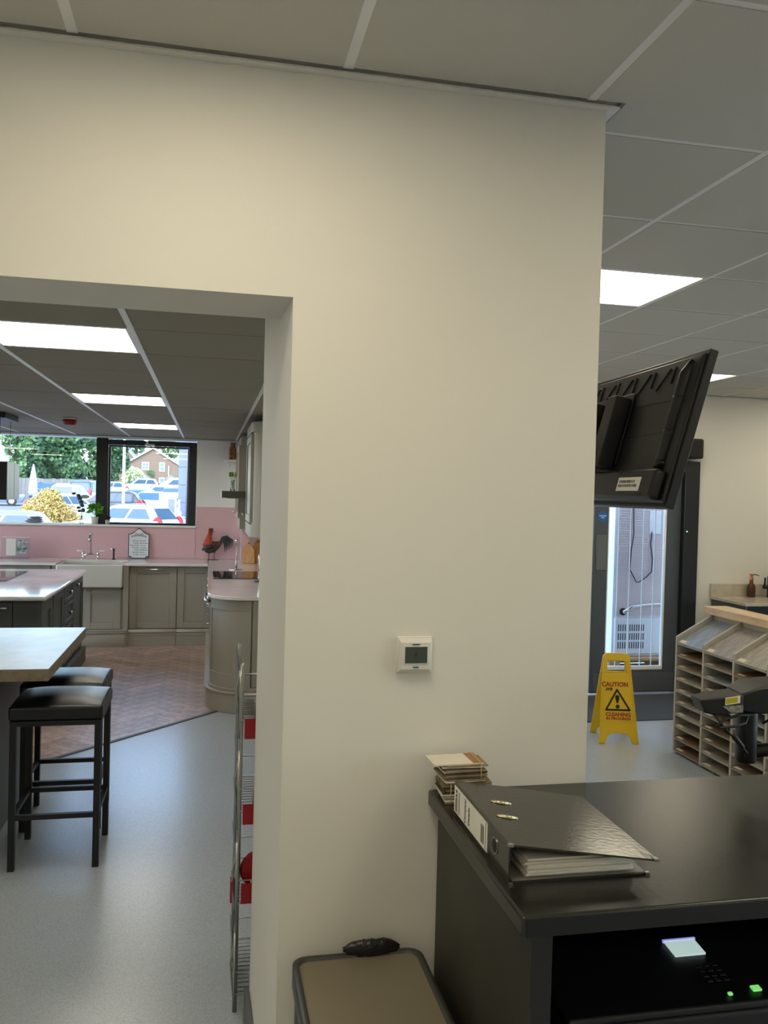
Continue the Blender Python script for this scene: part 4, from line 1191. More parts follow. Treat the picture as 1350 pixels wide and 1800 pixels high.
# --- wire display stand just inside the opening
t = thing('wire_stand', 'chrome wire display stand with red price strips behind the wall end', 'display stand', (0.25, 2.9, 0))
M('wire', '#b4b4b0', 0.28, metal=1.0)
for x_, y_ in ((0.118, 2.76), (0.118, 3.10), (0.50, 2.76), (0.50, 3.10)):
    MB().tube([(x_, y_, 0.0), (x_, y_, 1.13), (x_ + 0.002, y_, 1.15)], 0.006, 8).build('post', 'wire', t)
for z_ in (0.06, 0.36, 0.66, 0.96):
    mb = MB()
    for y_ in (2.755, 3.105):
        mb.tube([(0.118, y_, z_), (0.50, y_, z_)], 0.0025, 6)
        mb.tube([(0.118, y_, z_ + 0.075), (0.50, y_, z_ + 0.075)], 0.0025, 6)
    sh = mb.build('shelf_wires', 'wire', t)
    sh['kind'] = 'stuff'
    mb = MB()
    for k in range(14):
        y_ = 2.77 + 0.025 * k
        mb.tube([(0.118, y_, z_), (0.50, y_, z_)], 0.0015, 5)
    for k in range(9):
        x_ = 0.16 + 0.04 * k
        mb.tube([(x_, 2.755, z_), (x_, 2.755, z_ + 0.075)], 0.0015, 5)
    # zig-zag side wires leaning out towards the aisle
    mb.tube([(0.118, 2.76, z_ + 0.20), (0.100, 2.77, z_ + 0.10), (0.112, 2.77, z_ - 0.02)], 0.0035, 6)
    mb.tube([(0.122, 2.775, z_ + 0.16), (0.104, 2.785, z_ + 0.05), (0.116, 2.785, z_ - 0.05)], 0.0035, 6)
    mb.tube([(0.113, 2.76, z_ + 0.20), (0.113, 2.76, z_ - 0.06)], 0.005, 6)
    o = mb.build('shelf_wires', 'wire', t)
    o['kind'] = 'stuff'
for z_ in (0.02, 0.18, 0.36, 0.52, 0.68, 0.84, 0.99):
    MB().prism([(0.121, z_), (0.124, z_), (0.108, z_ + 0.155), (0.105, z_ + 0.155)], 2.765, 3.06, 'y').build('side_plate', 'steel_dark', t)
for z_ in (0.90, 0.62, 0.36):
    MB().box(0.128, 0.30, 2.748, 2.751, z_, z_ + 0.066).build('price_strip', 'red_plastic', t)
MB().box(0.094, 0.100, 2.76, 2.80, 0.36, 0.43).build('price_strip', 'red_plastic', t)
def tool(label, x, y, z, ln, tilt, seed):
    tt = thing('paint_scraper', label, 'tool', (x, y, z), group='wooden handled tools on the wire stand')
    xf = Matrix.Rotation(tilt, 4, 'Y')
    MB(xf).tube([(0, 0, 0.0), (0, 0, ln * 0.5), (0, 0, ln)], [0.010, 0.013, 0.011], 8).build('handle', 'oak', tt, local=True)
    MB(xf).tube([(0, 0, ln), (0, 0, ln + 0.03), (0, 0, ln + 0.08)], [0.011, 0.014, 0.020], 8).build('head', 'red_plastic', tt, local=True)
    MB(xf).tube([(0, 0, -0.03), (0, 0, 0.0)], [0.008, 0.010], 8).build('ferrule', 'red_plastic', tt, local=True)
tool('red-headed wooden tool standing on the upper wire shelf', 0.175, 2.82, 0.6935, 0.20, 0.06, 1)
tool('red-headed wooden tool on the lower wire shelf', 0.190, 2.83, 0.392, 0.14, 0.03, 2)
t = thing('red_dustpan', 'round red plastic pan hanging on the wire stand', 'pan', (0.19, 2.80, 0.40))
mb = MB().lathe([(0.0, 0.012), (0.052, 0.010), (0.060, 0.0), (0.064, 0.012), (0.058, 0.022)], (0, 0, 0), 20)
mb.v = [(0.188 + p[0], 2.80 - p[2], 0.455 + p[1]) for p in mb.v]
mb.build('dish', 'red_plastic', t)
MB().box(0.183, 0.193, 2.79, 2.80, 0.50, 0.63).build('handle', 'red_plastic', t)

# --- television on a wall arm
tv = thing('television', 'large black television seen from behind, tilted on a wall arm', 'television', (1.49, 2.93, 1.687))
BR = Vector((1.422, 2.446, 1.687))
du = Vector((0.0417, 0.9991, 0)).normalized()
dv_ = Vector((0.138, -0.006, 0.513)).normalized()
TVX = frame_xf(tuple(BR), tuple(du), tuple(dv_))        # z = du x dv : away from the wall (screen side)
if (TVX.to_3x3() @ Vector((0, 0, 1))).x < 0:
    sgn = -1
else:
    sgn = 1
TL_, TH_ = 0.97, 0.531
def tvbox(name, a0, a1, b0, b1, c0, c1, mat, bevel=0.003, parent=tv):
    """a along the screen, b up, c = towards the wall (back)"""
    mb = MB(TVX)
    lo, hi = sorted((-sgn * c0, -sgn * c1))
    mb.box(a0, a1, b0, b1, lo, hi)
    return mb.build(name, mat, parent, bevel=bevel, seg=2)
M('tv_back', '#0d0e0c', 0.45, scale=200, col2='#11120f', bump=0.05, bscale=300)
tvbox('bezel', 0, TL_, 0, TH_, -0.030, 0.0, 'black_plastic')
tvbox('screen', 0.012, TL_ - 0.012, 0.014, TH_ - 0.012, -0.0312, -0.030, 'hob_glass', 0)
mb = MB(TVX)
s_ = -sgn
def ring_(i, c):
    return [(i, i, c * s_), (TL_ - i, i, c * s_), (TL_ - i, TH_ - i, c * s_), (i, TH_ - i, c * s_)]
mb.loft([ring_(0.012, 0.0), ring_(0.018, 0.010), ring_(0.055, 0.016)], smooth=False)
back = mb.build('back_shell', 'tv_back', tv, bevel=0.003)
tvbox('lower_housing', 0.03, TL_ - 0.03, 0.015, 0.118, 0.010, 0.052, 'tv_back', 0.012)
for a in (0.085, TL_ - 0.085):
    mb = MB(TVX)
    mb.tube([(a, 0.118, 0.012 * s_), (a, 0.45, 0.014 * s_), (a - 0.01, 0.50, 0.010 * s_)], [0.024, 0.024, 0.010], 14)
    mb.build('side_ridge', 'tv_back', tv)
    for b in (0.14, 0.245, 0.36):
        mb = MB(TVX)
        mb.tube([(a, b, 0.012 * s_), (a, b + 0.010, 0.012 * s_)], 0.0262, 14)
        mb.build('ridge_band', 'tv_back', tv)
for b in (0.25, 0.365):
    tvbox('seam_line', 0.12, 0.40, b, b + 0.005, 0.0155, 0.0175, 'rubber', 0)
for k in range(5):
    a = 0.165 + 0.145 * k
    mb = MB(TVX)
    mb.bar((a, 0.488, 0.017 * s_), (a + 0.006, 0.43, 0.017 * s_), 0.006, 0.007)
    mb.build('cooling_rib', 'rubber', tv)
    mb = MB(TVX)
    mb.bar((a + 0.035, 0.486, 0.017 * s_), (a + 0.105, 0.415, 0.017 * s_), 0.006, 0.007)
    mb.build('cooling_rib', 'rubber', tv)
tvbox('mount_plate', 0.42, 0.80, 0.15, 0.425, 0.016, 0.024, 'black_metal')
tvbox('mount_bracket', 0.43, 0.515, 0.13, 0.40, 0.024, 0.085, 'black_metal', 0.004)
tvbox('mount_bracket', 0.66, 0.72, 0.13, 0.40, 0.024, 0.085, 'black_metal', 0.004)
lbl = tvbox('rating_label', 0.115, 0.285, 0.040, 0.088, 0.052, 0.0526, 'paper', 0)
rr = random.Random(3)
for row, (b0, b1) in enumerate(((0.068, 0.078), (0.054, 0.063))):
    a = 0.275
    while a > 0.16 - 0.02 * row:
        w_ = rr.uniform(0.0015, 0.005)
        tvbox('barcode_bar', a - w_, a, b0, b1, 0.0526, 0.0530, 'ink_black', 0, lbl)
        a -= w_ + rr.uniform(0.0015, 0.004)
tvbox('socket', 0.09, 0.13, 0.022, 0.034, 0.052, 0.054, 'rubber', 0.004)
tvbox('socket', 0.275, 0.295, 0.098, 0.114, 0.052, 0.054, 'rubber', 0.004)
# arm to the side wall
pA = TVX @ Vector((0.60, 0.27, 0.07 * s_))
MB().bar((0.960, 3.30, pA.z - 0.03), (1.20, 3.20, pA.z - 0.03), 0.05, 0.04).build('arm', 'black_metal', tv)
MB().bar((1.20, 3.20, pA.z - 0.03), tuple(pA - Vector((0, 0, 0.03))), 0.05, 0.04).build('arm', 'black_metal', tv)
MB().tube([(1.20, 3.20, pA.z - 0.07), (1.20, 3.20, pA.z + 0.02)], 0.03, 12).build('arm_joint', 'black_metal', tv)
MB().box(0.9425, 0.962, 3.18, 3.42, pA.z - 0.18, pA.z + 0.12).build('wall_plate', 'black_metal', tv)
MB().tube([tuple(TVX @ Vector((0.55, 0.10, 0.06 * s_))), (1.40, 3.08, 1.80), (1.35, 3.15, 1.78), (1.22, 3.22, 1.86)], 0.006, 6).build('cable', 'rubber', tv)

# --- scanner terminal on its arm, over the counter
t = thing('card_terminal', 'black terminal with warning stickers on an arm above the counter', 'terminal', (1.9, 1.85, cz))
mb = MB().loft([[(1.153, 1.80, 1.234), (1.168, 1.80, 1.202), (1.168, 1.845, 1.203), (1.153, 1.845, 1.236)],
               [(1.200, 1.79, 1.241), (1.205, 1.79, 1.199), (1.205, 1.85, 1.201), (1.200, 1.85, 1.244)],
               [(1.262, 1.79, 1.246), (1.262, 1.79, 1.205), (1.262, 1.85, 1.206), (1.262, 1.85, 1.250)]], smooth=False)
mb.build('head', 'dark_plastic', t, bevel=0.003)
mb = MB().loft([[(1.262, 1.80, 1.244), (1.262, 1.80, 1.204), (1.262, 1.86, 1.206), (1.262, 1.86, 1.250)],
               [(1.31, 1.79, 1.262), (1.31, 1.79, 1.198), (1.31, 1.88, 1.2), (1.31, 1.88, 1.268)],
               [(1.50, 1.79, 1.270), (1.50, 1.79, 1.205), (1.50, 1.88, 1.21), (1.50, 1.88, 1.276)]], smooth=False)
mb.build('body', 'black_plastic', t, bevel=0.004)
xf = frame_xf((1.232, 1.7885, 1.2345), (1, 0, 0.12), (-0.02, 0, 1))
MB(xf).box(-0.020, 0.020, -0.009, 0.009, 0, 0.0008).build('white_sticker', 'card_white', t)
MB(xf).box(-0.018, 0.012, -0.006, 0.007, 0.0008, 0.0014).build('yellow_sticker', M('sticker_yellow', '#b7a80f', 0.5), t)
xf = frame_xf((1.236, 1.7885, 1.2135), (1, 0, 0.03), (0, 0, 1))
mb = MB(xf).prism([(-0.030, 0.008), (0.024, 0.009), (0.024, -0.009), (-0.008, -0.008)], 0, 0.0008)
o = mb.build('grey_sticker', M('sticker_grey', '#9a988e', 0.6, scale=300, col2='#5b5a55'), t)
MB().tube([(1.314, 1.85, 1.205), (1.314, 1.85, 1.19), (1.315, 1.85, 1.075), (1.315, 1.85, 1.066)], [0.022, 0.0255, 0.0255, 0.022], 18).build('stem', 'black_plastic', t)
MB().tube([(1.325, 1.85, 1.09), (1.45, 1.86, 1.095), (1.90, 1.87, 1.10)], [0.017, 0.0165, 0.0165], 12).build('arm', 'black_plastic', t)
MB().tube([(1.90, 1.87, cz + 0.0002), (1.90, 1.87, cz + 0.012), (1.90, 1.87, cz + 0.013), (1.90, 1.87, 1.13)], [0.06, 0.055, 0.018, 0.018], 16).build('post', 'black_plastic', t)
MB().tube([(1.19, 1.80, 1.200), (1.215, 1.80, 1.172), (1.245, 1.80, 1.142), (1.262, 1.805, 1.125)], 0.0028, 7).build('cable', 'rubber', t)
MB().tube([(1.245, 1.80, 1.148), (1.250, 1.801, 1.141), (1.272, 1.805, 1.118), (1.278, 1.806, 1.111)], [0.004, 0.0065, 0.0065, 0.003], 8).build('cable_plug', 'rubber', t)
MB().tube([(1.275, 1.806, 1.114), (1.29, 1.81, 1.10), (1.30, 1.83, 1.085)], 0.0026, 7).build('cable', 'rubber', t)
MB().tube([(1.30, 1.80, 1.195), (1.25, 1.795, 1.196), (1.215, 1.795, 1.187), (1.197, 1.795, 1.172), (1.205, 1.795, 1.168), (1.245, 1.795, 1.170), (1.275, 1.80, 1.175), (1.292, 1.815, 1.188)], 0.0035, 7).build('cable', 'rubber', t)
MB().tube([(1.38, 1.80, 1.205), (1.36, 1.81, 1.185), (1.345, 1.83, 1.165)], 0.003, 7).build('cable', 'rubber', t)

# --- caution sign
ang = math.atan2(-0.058, 0.27)
t = thing('caution_sign', 'yellow folding floor sign reading CAUTION CLEANING IN PROGRESS', 'floor sign', (2.885, 5.565, 0), ang)
M('sign_yellow', '#e8bf22', 0.4, var=0.03)
M('sign_red', '#a8261c', 0.5)
M('sign_ink', '#221a14', 0.5)
SH, SP = 0.615, 0.135
def panel_xf(side):
    tilt = math.atan2(SP, SH)
    return Matrix.Translation((0, -side * SP, 0)) @ Matrix.Rotation(-side * tilt, 4, 'X')
def hw(z):
    return 0.140 - 0.046 * z / 0.62
for side in (1, -1):
    xf = panel_xf(side)
    H = math.hypot(SH, SP)
    th_ = 0.006
    mb = MB(xf)
    P_ = lambda pts: mb.prism(pts, -th_, th_, 'y')
    P_([(-hw(0), 0), (-hw(0) + 0.042, 0), (-hw(0) + 0.060, 0.045), (-hw(0) + 0.085, 0.068), (0, 0.072), (hw(0) - 0.085, 0.068), (hw(0) - 0.060, 0.045), (hw(0) - 0.042, 0), (hw(0), 0), (hw(0.49), 0.49), (-hw(0.49), 0.49)])
    P_([(-hw(0.49), 0.49), (-hw(0.49) + 0.034, 0.49), (-hw(0.575) + 0.034, 0.575), (-hw(0.575), 0.575)])
    P_([(hw(0.49), 0.49), (hw(0.49) - 0.034, 0.49), (hw(0.575) - 0.034, 0.575), (hw(0.575), 0.575)])
    P_([(-hw(0.575), 0.575), (hw(0.575), 0.575), (hw(0.61), 0.608), (hw(0.62) - 0.02, H), (-hw(0.62) + 0.02, H), (-hw(0.61), 0.608)])
    pn = mb.build('panel', 'sign_yellow', t, local=True, bevel=0.003)
    # raised ribs and the inset face
    mb = MB(xf)
    f0 = -th_ * side
    yb = sorted((f0, f0 - 0.003 * side))
    mb.prism([(-hw(0.15) + 0.018, 0.150), (hw(0.15) - 0.018, 0.150), (hw(0.445) - 0.018, 0.445), (-hw(0.445) + 0.018, 0.445)], yb[0], yb[1], 'y')
    mb.build('raised_face', 'sign_yellow', pn, local=True, bevel=0.0015)
    for sx_ in (-1, 1):
        mb = MB(xf)
        mb.bar((sx_ * (hw(0.01) - 0.006), f0, 0.01), (sx_ * (hw(0.57) - 0.006), f0, 0.57), 0.008, 0.008)
        mb.build('edge_rib', 'sign_yellow', pn, local=True)
    if side == 1:
        base = wmat(t) @ xf
        tx = lambda s, z, size, m_, b_=0.0, x=0.0, sx=1.0, shear=0.0: text(s, size, base @ frame_xf((x, f0 - 0.0038, z), (1, 0, 0), (0, 0, 1)), MATS[m_], 'lettering', pn, extrude=0.0004, bold=b_, sx=sx, shear=shear)
        tx('CAUTION', 0.408, 0.044, 'sign_red', 0.0016, x=-0.018, sx=0.94)
        tx('SYR', 0.374, 0.026, 'sign_ink', 0.0014, x=-0.062, sx=1.1, shear=0.3)
        tx('CLEANING', 0.200, 0.036, 'sign_red', 0.0014, x=0.0, sx=1.0)
        tx('IN PROGRESS', 0.172, 0.026, 'sign_red', 0.0010, x=0.0, sx=1.12)
        tri = [(0.0 - 0.004, 0.372), (-0.086, 0.232), (0.082, 0.232)]
        mb = MB(xf)
        for i in range(3):
            a, b = tri[i], tri[(i + 1) % 3]
            mb.bar((a[0], f0 - 0.0038, a[1]), (b[0], f0 - 0.0038, b[1]), 0.0008, 0.013, up=(-(b[1] - a[1]), 0, b[0] - a[0]))
        for a in tri:
            mb.prism([(a[0] + 0.0065 * c, a[1] + 0.0065 * s) for c, s in cyl(1.0)], f0 - 0.0042, f0 - 0.0034, 'y')
        mb.build('warning_triangle', 'sign_ink', pn, local=True)
        mb = MB(xf)
        mb.prism([(-0.004 - 0.0075, 0.282), (-0.004 - 0.015, 0.318), (-0.004 - 0.012, 0.332), (-0.004, 0.337), (-0.004 + 0.012, 0.332), (-0.004 + 0.015, 0.318), (-0.004 + 0.0075, 0.282), (-0.004, 0.278)], f0 - 0.0042, f0 - 0.0034, 'y')
        mb.prism([(-0.003 + 0.0145 * c, 0.255 + 0.0145 * s) for c, s in cyl(1.0)], f0 - 0.0042, f0 - 0.0034, 'y')
        mb.build('exclamation_mark', 'sign_ink', pn, local=True)

# --- flooring sample display
disp = thing('sample_display', 'grey pigeonhole display rack for flooring samples with a wooden top rail', 'display rack', (3.3, 4.4, 0))
M('display_grey', '#b3aca0', 0.45, var=0.02)
M('rail_oak', '#c6a57e', 0.5, scale=5, stretch=(8, 1, 8), col2='#d7ba95')
DX, DB = 3.137, 3.41
NC = 5
prof = [(DX, 0.012), (DX, 0.795), (DB, 0.947), (DB, 0.012)]
for c in range(NC + 1):
    y_ = 5.2 - 0.32 * c
    MB().prism(prof, y_ - 0.009, y_ + 0.009, 'y').build('divider', 'display_grey', disp)
MB().box(DB, DB + 0.012, 5.2 - 0.32 * NC - 0.009, 5.209, 0.0, 0.947).build('back_panel', 'display_grey', disp)
MB().box(DX + 0.03, DB, 5.2 - 0.32 * NC, 5.2, 0.0, 0.012).build('base', 'joint', disp)
MB().box(3.36, 3.53, 5.2 - 0.32 * NC, 5.235, 0.950, 0.999).build('top_rail', 'rail_oak', disp, bevel=0.002)
MB().box(3.47, 3.52, 5.18, 5.225, 0.0, 0.950).build('rail_leg', 'rail_oak', disp)
MB().box(3.425, 3.47, 5.2 - 0.32 * NC, 5.20, 0.86, 0.949).build('rail_apron', 'white_plastic', disp)
tones = ['#9c8d7a', '#a3937f', '#8a7a66', '#b1a795', '#8d7256', '#a79d8f', '#7d6650', '#9aa0a4', '#8b6f55', '#b7b0a4']
ordn = ['top', 'second', 'third', 'fourth', 'fifth', 'sixth', 'seventh', 'eighth', 'ninth', 'tenth']
coln = ['first', 'second', 'third', 'fourth', 'fifth']
rr = random.Random(21)
for c in range(NC):
    ya, yb_ = 5.2 - 0.32 * (c + 1) + 0.011, 5.2 - 0.32 * c - 0.011
    for k in range(10):
        if k == 0:
            pts = [(DX - 0.004, 0.752), (DB - 0.004, 0.902), (DB - 0.004, 0.910), (DX - 0.004, 0.760)]
        else:
            zf = 0.760 - 0.0805 * k
            pts = [(DX - 0.004, zf - 0.008), (DB - 0.004, zf + 0.012), (DB - 0.004, zf + 0.020), (DX - 0.004, zf)]
        MB().prism([(p[0] + 0.006, p[1] - 0.009) for p in pts], ya - 0.002, yb_ + 0.002, 'y').build('shelf', 'display_grey', disp)
        tn = tones[(k * 3 + c * 7 + (k * k) % 5) % len(tones)]
        if c == 0 and k == 0: tn = '#8f979f'
        if c == 1 and k == 0: tn = '#a79f9c'
        if c == 2 and k == 0: tn = '#a8a196'
        if c == 2 and k == 1: tn = '#8a5a2c'
        m_ = M('sample_' + tn[1:], tn, 0.32, scale=4, stretch=(1.2, 14, 8), col2='#%02x%02x%02x' % tuple(max(0, int(int(tn[i:i + 2], 16) * 0.84)) for i in (1, 3, 5)))
        st_ = thing('flooring_sample', 'wood-effect flooring sample, %s slot of the %s display column from the door' % (ordn[k], coln[c]), 'flooring sample', (DX, (ya + yb_) / 2, pts[0][1]), group='flooring samples in the display rack')
        MB().prism(pts, ya, yb_, 'y').build('sample_board', m_, st_)
        a0 = pts[3]
        sl = (pts[2][1] - pts[3][1]) / (pts[2][0] - pts[3][0])
        x0_, x1_ = a0[0] + 0.006, a0[0] + 0.030
        zt = lambda x: a0[1] + (x - a0[0]) * sl + 0.0003
        MB().prism([(x0_, zt(x0_)), (x1_, zt(x1_)), (x1_, zt(x1_) + 0.001), (x0_, zt(x0_) + 0.001)], yb_ - 0.085, yb_ - 0.02, 'y').build('label_sticker', 'card_white', st_)

# --- wash-up counter by the far wall
t = thing('sink_unit', 'dark cupboard unit standing against the far cream wall', 'cabinet', (5.3, 6.6, 0))
MB().box(4.475, 6.2, 6.345, 6.835, 0.0, 0.848).build('body', 'black_plastic', t)
MB().box(4.459, 4.475, 6.34, 6.835, 0.0, 0.848).build('end_panel', 'charcoal', t)
M('stone_pale', '#c6bdac', 0.18, scale=12, col2='#b9af9d', detail=8)
t = thing('stone_worktop', 'pale stone worktop with upstand on the dark cupboard unit', 'worktop', (5.3, 6.6, 0.848))
MB().box(4.446, 6.22, 6.32, 6.845, 0.8485, 0.873).build('slab', 'stone_pale', t, bevel=0.002)
MB().box(4.446, 6.22, 6.825, 6.848, 0.873, 0.986).build('upstand', 'stone_pale', t, bevel=0.002)
MB().box(4.95, 5.4, 6.44, 6.74, 0.8735, 0.8745).build('sink_bowl', 'rubber', t)
t = thing('soap_dispenser', 'brown bottle soap dispenser with a copper pump on the stone worktop', 'soap dispenser', (4.815, 6.775, 0.8735))
M('brown_glass', '#4a2a18', 0.2, var=0.1)
M('copper', '#c07a5c', 0.3, metal=0.8)
MB().lathe([(0.033, 0), (0.036, 0.006), (0.036, 0.085), (0.030, 0.11), (0.016, 0.128), (0.014, 0.14)], (4.815, 6.775, 0.8735), 20).build('bottle', 'brown_glass', t)
MB().lathe([(0.017, 0), (0.017, 0.03), (0.011, 0.034), (0.011, 0.055), (0.018, 0.058), (0.017, 0.07)], (4.815, 6.775, 1.0136), 16).build('pump', 'copper', t)
MB().tube([(4.815, 6.775, 1.078), (4.85, 6.77, 1.078), (4.885, 6.765, 1.068)], [0.006, 0.005, 0.004], 8).build('spout', 'steel_dark', t)
t = thing('black_tap', 'matt black mixer tap at the edge of the stone worktop', 'tap', (5.0, 6.775, 0.8735))
MB().lathe([(0.026, 0), (0.024, 0.01), (0.020, 0.012), (0.020, 0.19)], (5.0, 6.775, 0.8735), 14).build('body', 'black_metal', t)
MB().tube([(5.0, 6.775, 0.965), (4.94, 6.775, 0.965)], 0.017, 12).build('valve', 'black_metal', t)
MB().tube([(4.95, 6.775, 0.975), (4.952, 6.77, 1.05)], [0.007, 0.009], 8).build('lever', 'black_metal', t)
pts = [(5.0, 6.775, 1.06)] + [(5.0 + 0.0, 6.775 - 0.10 * (1 - math.cos(a)), 1.06 + 0.10 * math.sin(a)) for a in (0.5, 1.0, 1.57, 2.1, 2.7, 3.1)]
MB().tube(pts, 0.012, 10).build('spout', 'black_metal', t)

# ================================================================== YARD OUTSIDE THE DOOR
gnd = MB().box(0.96, 14, 7.05, 14, -0.3, -0.06)
M('paving', '#9a9790', 0.85, scale=20, col2='#8a8780')
struct(gnd.build('pavement', 'paving'))
t = thing('fridge_cabinet', 'white upright fridge with its ribbed back turned to the glazed door', 'fridge', (4.5, 7.9, 0.2))
M('fridge_white', '#f0f0f2', 0.35, var=0.02)
M('fridge_back', '#e2d2d2', 0.30, var=0.03)
MB().box(3.845, 4.95, 7.525, 8.25, 0.20, 2.15).build('body', 'fridge_white', t, bevel=0.006)
bp_ = MB().box(3.885, 4.92, 7.512, 7.526, 0.60, 2.12).build('back_panel', 'fridge_back', t)
for k in range(60):
    z_ = 0.62 + 0.025 * k
    MB().box(3.895, 4.91, 7.507, 7.5125, z_, z_ + 0.011).build('pressed_rib', 'fridge_back', bp_)
MB().box(3.865, 4.94, 7.505, 7.526, 0.23, 0.575).build('vent_panel', 'fridge_white', t, bevel=0.004)
for gx in (3.90, 4.40):
    for r_ in range(3):
        for k in range(12):
            MB().box(gx + 0.024 * k, gx + 0.024 * k + 0.010, 7.5035, 7.5055, 0.28 + 0.085 * r_, 0.345 + 0.085 * r_).build('vent_slot', 'rubber', t)
MB().tube([(4.02, 7.50, 1.75), (4.03, 7.495, 1.4), (4.01, 7.495, 1.25), (4.0, 7.495, 1.05), (4.07, 7.49, 0.93), (4.09, 7.49, 0.925), (4.18, 7.495, 0.98), (4.23, 7.495, 1.03), (4.235, 7.495, 1.15), (4.215, 7.50, 1.3), (4.225, 7.50, 1.42)], 0.005, 6).build('power_cable', 'rubber', t)
MB().tube([(3.95, 7.506, 0.64), (3.96, 7.48, 0.645), (4.03, 7.485, 0.69), (4.2, 7.49, 0.71), (4.36, 7.49, 0.72), (4.40, 7.50, 0.70)], [0.028, 0.018, 0.014, 0.012, 0.013, 0.016], 10).build('hose', 'chrome', t)
MB().tube([(3.945, 7.5045, 0.64), (3.945, 7.500, 0.64)], 0.036, 18).build('hose_port', 'rubber', t)
MB().box(4.2, 4.32, 7.503, 7.513, 1.40, 1.62).build('junction_box', 'fridge_white', t, bevel=0.003)
pal = thing('wooden_pallet', 'pale wooden pallet under the white fridge', 'pallet', (4.4, 7.9, -0.06))
M('pallet_wood', '#c79a6a', 0.75, scale=8, stretch=(1, 6, 6), col2='#b58859')
for k in range(6):
    MB().box(3.75, 5.05, 7.42 + 0.15 * k, 7.53 + 0.15 * k, 0.175, 0.199).build('slat', 'pallet_wood', pal)
for x_ in (3.78, 4.35, 4.92):
    MB().box(x_, x_ + 0.11, 7.42, 8.28, 0.08, 0.175).build('bearer', 'pallet_wood', pal)
for k in range(4):
    MB().box(3.75, 5.05, 7.42 + 0.25 * k, 7.53 + 0.25 * k, 0.055, 0.079).build('slat', 'pallet_wood', pal)
for x_ in (3.78, 4.92):
    MB().box(x_, x_ + 0.11, 7.42, 8.28, -0.0595, 0.055).build('bearer', 'pallet_wood', pal)

# ================================================================== CAR PARK BEYOND THE WINDOW
def zg(y):
    return -0.45 + max(0.0, y - 30) * 0.0255
M('asphalt', '#6c6d6f', 0.9, scale=2.0, col2='#646567')
mb = MB()
ys = [10.4, 30, 60, 100, 140, 200]
for a, b in zip(ys[:-1], ys[1:]):
    k = len(mb.v)
    mb._add([(-90, a, zg(a)), (40, a, zg(a)), (40, b, zg(b)), (-90, b, zg(b)), (-90, a, zg(a) - 0.5), (40, a, zg(a) - 0.5), (40, b, zg(b) - 0.5), (-90, b, zg(b) - 0.5)],
            [(0, 1, 2, 3), (7, 6, 5, 4), (0, 4, 5, 1), (1, 5, 6, 2), (2, 6, 7, 3), (3, 7, 4, 0)])
struct(mb.build('ground', 'asphalt'))
struct(MB().box(-60, -4.85, -20, 10.39, -0.6, -0.45).build('ground_side', 'asphalt'))
struct(MB().box(6.75, 40, -20, 7.0, -0.6, -0.30).build('ground_front', 'asphalt'))
CARGLASS = M('car_glass', '#2f4b5e', 0.06, var=0.2, scale=1.5, spec=0.6)
